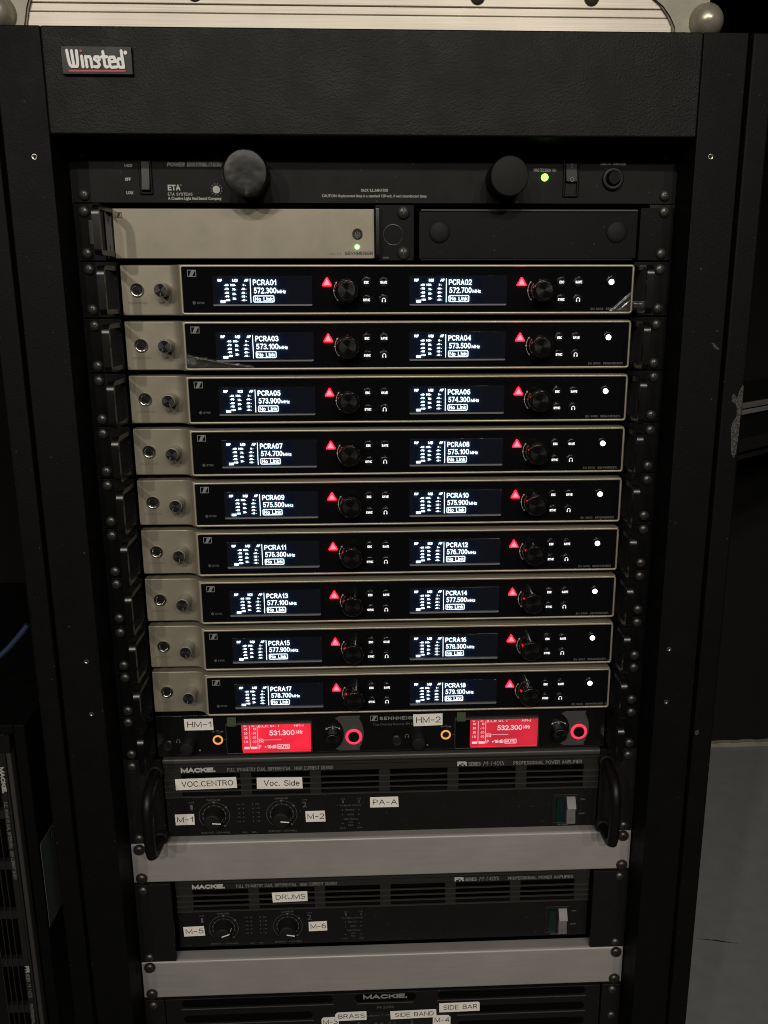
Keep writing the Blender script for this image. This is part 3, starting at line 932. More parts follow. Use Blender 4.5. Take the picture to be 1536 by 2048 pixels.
fp = thing('filler_plate', 'black half-width filler plate with two round plugs, right of the splitter', 'filler plate', (0, 0, zu(1)))
part('plate', MB().rr(33.0, 212.0, -20.2, 16.8, -1.0, 3, r=1.0, c=.4), 'ear_black', fp)
part('rolled_edge', MB().tube([(34.5, -1.5, 17.4), (211, -1.5, 17.4)], 1.0, 8), 'arc_grey', fp)  # paler than the plate: the edge's highlight is put into its colour
part('rolled_edge', MB().tube([(34.5, -1.2, -20.9), (209, -1.2, -20.9)], 0.8, 8), 'plate_black', fp)
part('rack_ear', MB().rr(213.4, 241.2, -21.8, 19.6, -3.0, 0.4, r=1.2, c=.5), 'ear_black', fp)
for x in (49.6, 195.0):
    part('plug', MB().lathe([(8.6, -1), (8.6, -1.7), (8.0, -2.6), (5.5, -3.3), (.4, -3.5)], x, -65.9 + D, 30), 'rubber_black', fp)
screws(fp, [(SX, -15.9), (SX, 15.9)])

# ------------------------------------------------------------------ units 2-10: nine receivers
YB = -10.3     # front of the black glass

def housing_mb():
    # horizontal section: flat block on the left, easing forward to the display bezel
    prof = [(-209.5, 26), (-209.5, 1.0), (-208.7, 0.0), (-171, 0.0), (-167.5, -0.5), (-164.6, -1.9), (-162.6, -4.2), (-161.2, -6.8), (-159.6, -8.6), (208.6, -8.6), (208.6, 26)]
    def sec(d):
        out = []
        for i, (x, y) in enumerate(prof):
            if i in (0, len(prof) - 1): out.append((x + (d if i == 0 else -d), y))
            elif i == 1: out.append((x + d, y + d))
            elif i == len(prof) - 2: out.append((x - d, y + d))
            else: out.append((x, y + d))
        return out
    mb = MB()
    return mb.loops([[(x, y, z) for x, y in sec(d)] for z, d in ((-20.4, 1.0), (-19.9, .3), (-19.3, 0), (18.6, 0), (19.2, .3), (19.7, 1.0))])

def oled_static():
    mb = MB(); y = YB - .45; b = .065
    mb.text("RF", -129.4, -126.0, 6.3, 8.4, y, b)
    mb.text("LQI", -117.7, -113.7, 6.3, 8.4, y, b)
    mb.text("AF", -108.4, -105.1, 6.3, 8.4, y, b, .1)
    for t, x0, x1, z in (("-60", -124.6, -121.0, 3.7), ("-70", -124.5, -120.9, .7), ("-80", -124.4, -120.8, -2.4), ("-90", -124.3, -120.8, -5.2), ("-100", -124.6, -120.2, -8.1)):
        mb.text(t, x0, x1, z - .8, z + .8, y, .04)
    mb.rect(-127.9, -124.1, -10.3, -8.3, y)
    for t, x0, x1, z in (("100-", -119.5, -115.2, 3.7), ("75-", -118.1, -115.0, .2), ("50-", -118.1, -115.0, -3.3), ("25-", -118.1, -115.0, -7.0)):
        mb.text(t, x0, x1, z - .85, z + .85, y, .04)
    for t, x0, x1, z in (("0 -", -109.6, -107.0, 3.7), ("-10 -", -111.0, -106.8, .7), ("-20 -", -111.0, -106.8, -2.4), ("-30 -", -111.0, -106.8, -5.3), ("-40 -", -111.0, -106.8, -8.1)):
        mb.text(t, x0, x1, z - .8, z + .8, y, .04)
    mb.rect(-103.75, -103.3, -10.2, 8.7, y)
    mb.frame(-101.5, -84.7, -9.9, -4.6, .55, y - .02, y, r=1.0, c=.02)
    mb.pen("No Link", -100.2, -86.0, -8.8, -5.7, y, .16, .30)
    return mb

def oled_named(name, freq):
    mb = MB(); y = YB - .45
    mb.pen(name, -101.4, -82.6, 3.5, 7.9, y, .145, .30)
    mb.pen(freq, -101.0, -82.8, -2.9, 1.6, y, .135, .30)
    mb.pen("MHz", -82.0, -75.3, -2.8, -.1, y, .15, .28)
    return mb

def tri_pts(cx, cz, r):
    return [(cx + r * cos(radians(a)), cz + r * sin(radians(a))) for a in (90, 210, 330)]
def rounded_tri(cx, cz, r, k):
    out = []
    for a in (90, 210, 330):
        px, pz = cx + (r - 2 * k) * cos(radians(a)), cz + (r - 2 * k) * sin(radians(a))
        out += arc_pts(px, pz, k, a - 60, a + 60, 4)
    return out

def arcs_mb():
    mb = MB(); y = YB - .12
    cx, cz = -25.9, -.9
    mb.arcline(cx, cz, 10.7, .32, 148, 176, y, 8)
    mb.arcline(cx, cz, 10.7, .32, 184, 218, y, 8)
    mb.disc(cx - 10.7, cz, .62, y, 10)
    for a, s in ((143, 1), (223, -1)):
        p = (cx + 10.7 * cos(radians(a)), cz + 10.7 * sin(radians(a)))
        t = a - 90 * s
        mb.poly([(p[0] + 1.0 * cos(radians(t + q)), p[1] + 1.0 * sin(radians(t + q))) for q in (0, 130, 230)][::1], y)
    return mb

def encoder_mb():
    mb = MB()
    mb.lathe([(9.9, 0), (9.9, -1.6), (9.3, -2.0), (9.1, -13.6), (8.9, -14.8), (8.2, -15.5), (7.6, -15.7), (6.8, -15.4), (4.0, -15.2), (0.2, -15.2)], 0, 0, 48)
    return mb

def button_mb():
    return MB().lathe([(4.5, 0), (4.5, -1.1), (4.2, -1.7), (3.5, -2.0), (2.0, -1.85), (.2, -1.8)], 0, 0, 26)

def phones_icon(mb, cx, cz, s, y):
    mb.arcline(cx, cz + .1 * s, 1.25 * s, .42 * s, -35, 215, y, 18)
    for q in (-1, 1):
        mb.rect(cx + q * 1.15 * s - .38 * s, cx + q * 1.15 * s + .38 * s, cz - 1.6 * s, cz - .35 * s, y - .01)
    return mb

def key_text(t):
    def f():
        mb = MB()
        w = {'ESC': 3.9, 'SAVE': 5.5, 'SYNC': 5.7}.get(t)
        if w: return mb.pen(t, -w / 2, w / 2, -1.0, 1.1, -2.15, .20, .30)
        return phones_icon(mb, 0, 0, 1.05, -2.15)
    return f

LABELS = ["topmost of the stacked receivers, its screens reading 572.300 and 572.700",
          "receiver second from top with crumpled clear film at its left corner, screen 573.100",
          "third receiver from the top, screens reading 573.900 and 574.300",
          "fourth receiver from the top, screens reading 574.700 and 575.100",
          "middle receiver of the nine, screens reading 575.500 and 575.900",
          "sixth receiver from the top, screens reading 576.300 and 576.700",
          "seventh receiver from the top, screens reading 577.100 and 577.500",
          "receiver second from the bottom of the nine, screens reading 577.900 and 578.300",
          "lowest of the nine champagne receivers, screens reading 578.700 and 579.100"]
FREQ = [("572.300", "572.700"), ("573.100", "573.500"), ("573.900", "574.300"), ("574.700", "575.100"), ("575.500", "575.900"),
        ("576.300", "576.700"), ("577.100", "577.500"), ("577.900", "578.300"), ("578.700", "579.100")]
DX = 158.2

def receiver(k):
    root = thing('wireless_receiver', LABELS[k], 'wireless receiver', (0, 0, zu(k + 2)), 'nine champagne and black receivers stacked in the rack')
    part('housing', housing_mb, 'champagne', root, key='r_housing')
    part('chassis', lambda: MB().box(-208, 207, 27, 330, -20.4, 19.7), 'ear_black', root, key='r_chassis')
    part('trim_frame', lambda: MB().frame(-159.5, 208.8, -19.7, 19.3, 1.75, -11.2, -8.7, r=2.6, c=.45), 'trim_silver', root, key='r_trim')
    part('front_glass', lambda: MB().rr(-157.9, 207.2, -18.1, 17.7, YB, -8.8, r=1.4, c=.05), 'gloss_black', root, key='r_glass')
    def em():
        mb = MB(); logo(mb, -153.4, 10.1, 7.1, 5.4, YB - .12); return mb
    part('emblem', em, 'print_grey', root, key='r_logo')
    def sy():
        mb = MB(); mb.ring(-149.2, -10.2, .75, 1.25, YB - .14, YB - .1, 16, .02); mb.disc(-149.2, -10.2, .5, YB - .12, 10)
        mb.pen("SYNC", -147.0, -140.9, -11.1, -9.4, YB - .12, .18, .32); return mb
    part('sync_mark', sy, 'print_dim', root, key='r_sync')
    def md():
        mb = MB(); mb.pen("EM 6000", 174.2, 184.6, -16.6, -14.8, YB - .12, .17, .34); mb.pen("SENNHEISER", 186.8, 203.5, -16.6, -14.8, YB - .12, .2, .34); return mb
    part('lettering', md, 'print_dim', root, key='r_model')
    # headphone socket and volume on the champagne block
    jk = part('headphone_socket', lambda: MB().lathe_open([(5.6, .2), (5.6, -.9), (5.2, -1.5), (4.3, -1.5), (3.7, -.9), (3.1, -.1)], 0, 0, 30), 'chrome', root, (-196.6, 0, 0), key='r_jack')
    part('socket_hole', lambda: MB().lathe([(3.4, .1), (3.2, -.25), (.2, -.3)], 0, 0, 20), 'jack_dark', jk, key='r_jackhole')
    vk = part('volume_knob', lambda: MB().lathe([(5.6, 0), (5.6, -13.8), (5.4, -14.6), (4.9, -15.0)], 0, 0, 36), 'volume_shaft', root, (-174.4, 0, 0), key='r_vol')
    vf = part('knob_face', lambda: MB().lathe([(4.95, -14.6), (4.95, -15.15), (4.6, -15.3), (.2, -15.2)], 0, 0, 36), 'volume_brushed', vk, key='r_volface')
    def vt():
        mb = MB(); mb.rect(-.22, .22, -4.6, -2.2, -15.42); return mb
    part('pointer', vt, 'print_grey', vk, key='r_volmark', rot=(0, random.uniform(-.5, .8), 0))
    def ht():
        mb = MB(); mb.pen("HEADPHONES", -204.5, -188.9, -11.2, -9.4, -.15, .17, .34); mb.pen("VOLUME", -178.9, -169.8, -11.2, -9.4, -.15, .17, .34); return mb
    part('lettering', ht, 'print_brown', root, key='r_hp')
    for i in (0, 1):
        dx = i * DX
        n = 2 * k + 1 + i
        sc = part('display', lambda: MB().rr(-133.7, -54.0, -11.4, 10.8, YB - .28, YB + .1, r=.5, c=.1), 'screen_black', root, (dx, 0, 0), key='r_scr')
        part('bloom_panel', lambda: MB().rect(-129.9, -74.6, -10.6, 9.2, YB - .36), 'oled_glow', sc, key='r_glow')  # glowing panel painted in for bloom, the display has no such layer
        part('scales', oled_static, 'oled_white', sc, key='r_oled')
        part('readout', oled_named("PCRA%02d" % n, FREQ[k][i]), 'oled_white', sc)
        part('halo_sheet', lambda: MB().rect(-133.6, -54.1, -11.4, 10.7, YB - 1.45), 'halo_clear', sc, key='r_halo')  # added hazy sheet that spreads a blue halo around the lit text
        part('display_lip', lambda: MB().prism([(-133.2, -12.7), (-54.6, -12.7), (-54.0, -11.5), (-133.7, -11.5)], YB - 1.7, YB + .1), 'lip_grey', root, (dx, 0, 0), key='r_lip')
        tr = part('alarm_light', lambda: MB().prism(rounded_tri(0, 0, 4.9, .6), YB - 1.3, YB + .1), 'alarm_red', root, (-42.0 + dx, 0, 5.2), key='r_tri')
        part('lit_core', lambda: MB().prism(rounded_tri(0, 0, 3.15, .4), YB - 1.45, YB - 1.2), 'alarm_core', tr, key='r_tricore')
        part('rotation_mark', arcs_mb, 'print_white', root, (dx, 0, 0), key='r_arcs')
        ek = part('encoder_knob', encoder_mb, 'knob_gloss', root, (-25.8 + dx, YB, -.8), key='r_enc')
        part('knob_face', lambda: MB().lathe([(6.9, -15.0), (6.7, -15.5), (6.3, -15.6), (.2, -15.55)], 0, 0, 44), 'knob_brushed', ek, key='r_encface')
        for t, x, z in (("ESC", -10.1, 5.6), ("SAVE", 3.8, 5.6), ("SYNC", -10.1, -8.2), ("PHONES", 3.8, -8.2)):
            b = part('button', button_mb, 'button_black', root, (x + dx + i * .9, YB, z), key='r_btn')
            part('lettering', key_text(t), 'key_white', b, key=('r_key', t))
    pb = part('power_button', button_mb, 'button_black', root, (189.8, YB, 6.2), key='r_btn')
    part('power_led', lambda: MB().lathe([(2.15, -1.6), (2.15, -2.2), (1.6, -2.5), (.2, -2.5)], 0, -.5, 20), 'power_white', pb, key='r_pled')
    ears_and_handles(root, 'r')
    screws(root, [(s * SX, z) for s in (-1, 1) for z in (-15.9, 15.9)])
    return root

random.seed(11)
REC = [receiver(k) for k in range(9)]

def wavy_sheet(rows, cols, fn):
    mb = MB()
    vs = [fn(i / (rows - 1), j / (cols - 1)) for i in range(rows) for j in range(cols)]
    fs = [(i * cols + j, i * cols + j + 1, (i + 1) * cols + j + 1, (i + 1) * cols + j) for i in range(rows - 1) for j in range(cols - 1)]
    return mb.add(vs, fs)

# peeling protective film: right corner of the top receiver, left corner of the second
def film_right(u, v):
    # triangle in the corner; u along the crease, v from the crease to the corner
    a = Vector((189.4, 0, -17.4)); b = Vector((206.4, 0, -2.6)); c = Vector((206.8, 0, -17.5))
    p = a.lerp(b, u).lerp(c, v)
    d = v * 11.2                      # millimetres from the free edge
    lift = .75 * math.exp(-((d - 1.5) / 1.15) ** 2) + .45 * math.exp(-((d - 5.2) / .9) ** 2) * (.4 + .6 * sin(3.2 * u)) + .05 * sin(13 * u + 4 * v)
    return (p.x, -11.4 - max(lift, 0), p.z)
part('protective_film', wavy_sheet(40, 60, film_right), 'film_clear', REC[0], label='creased clear film peeling at the lower right corner')
def film_tab(u, v):
    return (209.6 + 10.5 * u, -9.0 - 1.6 * sin(2.2 * u) + .6 * cos(5 * v), -16.6 + 7.0 * v - 1.8 * (1 - abs(2 * v - 1)) * u)
part('film_tab', wavy_sheet(12, 10, film_tab), 'film_clear', REC[0])
def film_left(u, v):
    # from a thin right tip to the left edge of the glass
    zt = -6.3 + (-16.4 + 6.3) * (u ** .85)
    x = -157.2 + 54.0 * u
    z = -17.6 + (zt + 17.6) * v
    h = zt + 17.6
    d = (1 - v) * h
    lift = 1.15 * math.exp(-((d - 1.5) / 1.25) ** 2) + .35 * sin(5.3 * v + 11 * u) * (.5 + .5 * sin(17 * u + 2 * v)) * (1 - u) + .12 * sin(31 * u - 9 * v)
    return (x, -11.5 - max(lift, -.2), z)
part('protective_film', wavy_sheet(90, 40, film_left), 'film_clear', REC[1], label='crumpled clear film along the lower left corner')
part('film_tab', MB().prism(rrect(-165.4, -150, -14.6, -9.2, 2.6, 6), -12.6, -12.4), 'film_clear', REC[1])

# ------------------------------------------------------------------ unit 11: twin receiver with red screens
tw = thing('twin_receiver', 'black twin receiver with two red lit screens and white stickers, under the nine', 'wireless receiver', (0, 0, zu(11)))
D = -zu(11)
part('front_panel', MB().rr(-209.0, 209.5, -20.9, 20.6, -1.0, 8, r=.8, c=.6), 'button_black', tw)
part('panel_edge', MB().rr(-190.0, 208.0, -19.6, -18.8, -2.0, -.9, r=.3, c=.2), 'plate_black', tw)
part('chassis', MB().box(-208, 208, 9, 320, -20.6, 20.2), 'ear_black', tw)
ears_and_handles(tw, 't')
screws(tw, [(s * SX, z) for s in (-1, 1) for z in (-15.9, 15.9)])

def sticker(root, s, x0, x1, z0, z1, y, rot=0.0, tx=None, tz=None, m='sticker_white', bold=0.0, clip=0.0, label=None):
    cx, cz = (x0 + x1) / 2, (z0 + z1) / 2
    pts = [(x0 + random.uniform(0, .5), z0), (x1, z0 + random.uniform(0, .3)), (x1 - random.uniform(0, .6), z1), (x0, z1 - random.uniform(0, .3))]
    if clip:
        pts = [(x0, z0), (x1, z0), (x1, z1 - (clip if clip > 0 else 0)), (x1 - (clip if clip > 0 else 0), z1), (x0 + (-clip if clip < 0 else 0), z1), (x0, z1 - (-clip if clip < 0 else 0))]
    R = lambda q: [(cx + (a - cx) * cos(rot) - (b - cz) * sin(rot), cz + (a - cx) * sin(rot) + (b - cz) * cos(rot)) for a, b in q]
    o = part('sticker', MB().prism(R(pts), y - .22, y), m, root, label=label or 'white sticker reading ' + s)
    tx = tx or (x0 + (x1 - x0) * .10, x1 - (x1 - x0) * .06)
    tz = tz or (z0 + (z1 - z0) * .26, z1 - (z1 - z0) * .24)
    mb = MB()
    mb.pen(s, tx[0], tx[1], tz[0], tz[1], y - .3, .125)
    mb.v = [(*[R([(a, b)])[0][0], yy], R([(a, b)])[0][1]) for a, yy, b in mb.v]
    part('lettering', mb, 'sticker_ink', o)
    return o

def lcd_face(mb, num, name):
    # coordinates inside the screen, 63 by 26
    y = -4.35
    mb.text("B.Ch: 01. 1", 15.6, 34.5, 24.0, 26.6, y, .0)
    mb.text(name, 48.5, 57.0, 24.0, 26.6, y, .0)
    mb.pen(num, 25.4, 48.8, 15.5, 20.6, y, .16, .26)
    mb.pen("MHz", 50.0, 56.2, 16.8, 20.4, y, .13, .24)
    mb.pen("EQ", 15.6, 19.8, 8.8, 12.4, y, .13, .3)
    mb.rect(20.0, 36.0, 10.9, 11.2, y)
    mb.pen("P", 15.8, 17.6, 2.4, 5.8, y, .13)
    mb.pen("+18dB", 20.6, 31.6, 2.4, 5.8, y, .14, .26)
    mb.frame(32.6, 43.8, 1.7, 6.3, .45, y - .02, y, r=.3, c=.02)
    mb.pen("MUTE", 33.5, 42.9, 2.6, 5.4, y, .18, .26)
    mb.rect(7.3, 7.7, 3.4, 25.6, y)
    mb.rect(14.4, 14.8, 2.4, 25.6, y)
    for i, (a, b) in enumerate((("40", "0"), ("30", "-10"), ("20", "-20"), ("10", "-30"))):
        z = 21.3 - i * 4.3
        mb.text(a, 2.4, 5.4, z, z + 2.3, y, .0)
        mb.text(b, 9.4 if len(b) > 1 else 11.0, 13.2, z, z + 2.3, y, .0)
    mb.rect(1.9, 6.7, 2.2, 4.4, y); mb.rect(8.2, 13.8, 2.2, 4.4, y)
    mb.text("RF", 2.4, 5.0, 24.6, 26.4, y); mb.text("AF", 9.4, 12.4, 24.6, 26.4, y)
    return mb

def twin_half(dx, num, name):
    # sockets
    j = part('headphone_socket', lambda: MB().lathe_open([(4.6, -.9), (4.6, -2.4), (4.2, -2.8), (3.6, -2.7), (3.0, -1.2)], 0, 0, 26), 'chrome', tw, (-199.0 + dx, 0, -520.6 + D), key='t_jack')
    part('socket_hole', lambda: MB().lathe([(3.1, -.9), (3.0, -1.25), (.2, -1.3)], 0, 0, 18), 'jack_dark', j, key='t_jackhole')
    part('socket_symbol', lambda: phones_icon(MB(), -189.6, -515.9 + D, 1.2, -1.15), 'print_dim', tw, (dx, 0, 0), key='t_ph')
    part('volume_knob', lambda: MB().lathe([(6.4, 0), (6.2, -13), (5.8, -14), (5.0, -14.5), (.3, -14.4)], 0, 0, 30), 'rubber_black', tw, (-179.4 + dx, -1, -517.4 + D), key='t_vol')
    part('marker_dot', lambda: MB().disc(-170.3, -526.0 + D, .9, -1.2, 12), 'print_grey', tw, (dx, 0, 0), key='t_dot')
    r = part('data_socket', lambda: MB().ring(-153.1, -515.7 + D, 3.2, 4.7, -1.9, -.9, 30, .3), 'ring_amber', tw, (dx, 0, 0), key='t_amber')
    part('socket_hole', lambda: MB().lathe([(3.1, -.9), (2.4, -1.05), (.2, -1.1)], -153.1, -515.7 + D, 20), 'jack_dark', r, key='t_amberhole')
    def usb():
        mb = MB(); y = -1.15
        mb.rect(-157.0, -149.6, -507.6 + D, -507.2 + D, y); mb.poly([(-149.6, -508.6 + D), (-147.6, -507.4 + D), (-149.6, -506.2 + D)], y)
        mb.disc(-157.0, -507.4 + D, .8, y - .01, 10); mb.rect(-154.4, -151.6, -506.2 + D, -505.8 + D, y); mb.rect(-153, -150.4, -509.0 + D, -508.6 + D, y)
        mb.rect(-147.4, -145.4, -515.9 + D, -515.5 + D, y)
        return mb
    part('socket_symbol', usb, 'print_dim', tw, (dx, 0, 0), key='t_usb')
    # display window
    w = part('display_window', lambda: MB().rr(-144.6, -66.2, -528.6 + D, -499.4 + D, -3.6, -.8, r=.8, c=.3), 'gloss_black', tw, (dx, 0, 0), key='t_win')
    part('window_frame', lambda: MB().frame(-145.0, -65.8, -529.0 + D, -499.0 + D, .6, -4.1, -.8, r=.9, c=.2), 'arc_grey', w, key='t_winframe')
    part('lit_screen', lambda: MB().rr(-130.6, -66.9, -526.2 + D, -499.9 + D, -3.95, -3.5, r=.4, c=.1), ('lcd_red_dim' if dx else 'lcd_red'), w, key=('t_lcd', bool(dx)))
    part('lit_edge', lambda: MB().prism([(-129.8, -528.0 + D), (-67.4, -528.0 + D), (-67.0, -526.5 + D), (-130.2, -526.5 + D)], -4.0, -3.55), 'lcd_red', w, key='t_lcdedge')
    mb = lcd_face(MB(), num, name)
    # header line is cut by the top of the window
    mb.v = [(-130.6 + x, y, min(-526.2 + D + z, -500.1 + D)) for x, y, z in mb.v]
    part('readout', mb, 'lcd_ink', w)
    part('cover_flap', lambda: MB().rr(-143.2, -135.0, -500.6 + D, -491.4 + D, -4.6, -4.3, r=.3, c=.05), 'tab_green', tw, (dx, 0, 0), key='t_tab', label='short green flap of the plastic window cover')  # green flap of the plastic cover over the display window
    # jog dial on its crescent plate
    def crescent():
        left = arc_pts(-47.0, -512.0 + D, 19.2, 66, -66, 12)
        right = arc_pts(-47.6, -512.0 + D, 29.6, -36.5, 36.5, 12)
        q = [(-40.0, -494.3 + D)] + [(x - 8.6, z) for x, z in left if abs(z - (-512 + D)) < 17.3] + [(-40.2, -529.4 + D)]
        q2 = [(-22.0, -529.4 + D)] + [p for p in right if abs(p[1] - (-512 + D)) < 17.0] + [(-21.0, -494.3 + D)]
        return MB().prism(q + q2, -1.35, -.9)
    part('crescent_plate', crescent, 'arc_grey', tw, (dx, 0, 0), key='t_cres')
    part('jog_dial', lambda: MB().lathe([(6.9, 0), (6.7, -9.5), (6.2, -10.4), (5.2, -10.8), (.3, -10.6)], 0, 0, 34), 'knob_brushed', tw, (-46.9 + dx, -1, -514.0 + D), key='t_jog')
    def jm():
        mb = MB(); y = -1.15; cx, cz = -46.6, -514.6 + D
        mb.arcline(cx, cz, 9.6, .4, 55, 84, y); mb.arcline(cx, cz, 9.6, .4, 96, 125, y)
        mb.poly([(cx - 7.0, cz + 6.9), (cx - 5.0, cz + 7.2), (cx - 6.0, cz + 9.0)], y - .01); mb.poly([(cx + 7.0, cz + 6.9), (cx + 6.0, cz + 9.0), (cx + 5.0, cz + 7.2)], y - .01)
        mb.rect(cx - .2, cx + .2, cz + 8.2, cz + 10.6, y - .02); mb.poly([(cx - .9, cz + 8.6), (cx, cz + 7.3), (cx + .9, cz + 8.6)], y - .03)
        return mb
    part('rotation_mark', jm, 'print_white', tw, (dx, 0, 0), key='t_jm')
    pb = part('standby_button', lambda: MB().lathe([(5.2, -1.3), (5.2, -2.6), (4.8, -3.1), (.3, -2.9)], -27.3, -515.4 + D, 28), 'button_black', tw, (dx, 0, 0), key='t_pb')
    part('light_ring', lambda: MB().ring(-27.3, -515.4 + D, 5.3, 7.8, -2.3, -1.3, 36, .45), 'ring_red', pb, key='t_ring')
    def oo():
        mb = MB(); y = -1.45
        mb.text("esc", -29.2, -25.2, -505.6 + D, -504.2 + D, y); mb.frame(-28.6, -25.6, -527.2 + D, -524.6 + D, .3, y - .02, y, r=.3, c=.02)
        return mb
    part('lettering', oo, 'print_dim', tw, (dx, 0, 0), key='t_esc')

twin_half(0, "531.300", "HM-1")
twin_half(211.9, "532.300", "HM-2")
mb = MB()
logo(mb, -11.9, -500.0 + D, 7.0, 5.4, -1.15)
mb.pen("SENNHEISER", -3.1, 35.0, -499.2 + D, -495.8 + D, -1.15, .22, .36)
part('lettering', mb, 'print_grey', tw)
mb = MB()
mb.text("True Diversity Receiver EM 2050", -9.3, 32.0, -504.6 + D, -502.4 + D, -1.15, .0)
part('lettering', mb, 'print_dim', tw)
random.seed(5)
sticker(tw, "HM-1", -183.0, -156.4, -505.4 + D, -493.6 + D, -1.2, -.012)
sticker(tw, "HM-2", 28.2, 55.6, -506.0 + D, -493.8 + D, -1.2, .012)

# ------------------------------------------------------------------ units 12-13 and 15-16: two-unit power amplifiers
ZA = -577.85     # centre of the first amplifier; heights below are taken from the photograph at that unit

def amp_handle_mb():
    pts = [(0, -1, 33.5), (0, -9, 33.5), (0, -20, 32.6), (0, -30, 29.5), (0, -36.5, 24.5), (0, -39.5, 18), (0, -40.4, 10), (0, -40.6, 0),
           (0, -40.4, -14), (0, -39.5, -24), (0, -36.5, -30.5), (0, -30, -34.2), (0, -20, -35.6), (0, -9, -36), (0, -1, -36)]
    return MB().tube(pts, 5.0, 14)

def gain_knob_mb():
    return MB().lathe([(9.3, 0), (9.3, -3), (8.6, -4.2), (8.2, -11.0), (7.6, -12.0), (6.4, -12.4), (.3, -12.4)], 0, 0, 34)

def pointer_mb():
    mb = MB()
    mb.prism([(0, -.5), (8.0, -.5), (8.0, .5), (0, .5)], -12.65, -12.3)
    mb.add([(7.9, -12.5, -.5), (8.9, -4.0, -.5), (8.9, -4.0, .5), (7.9, -12.5, .5)], [(0, 1, 2, 3)])
    return mb

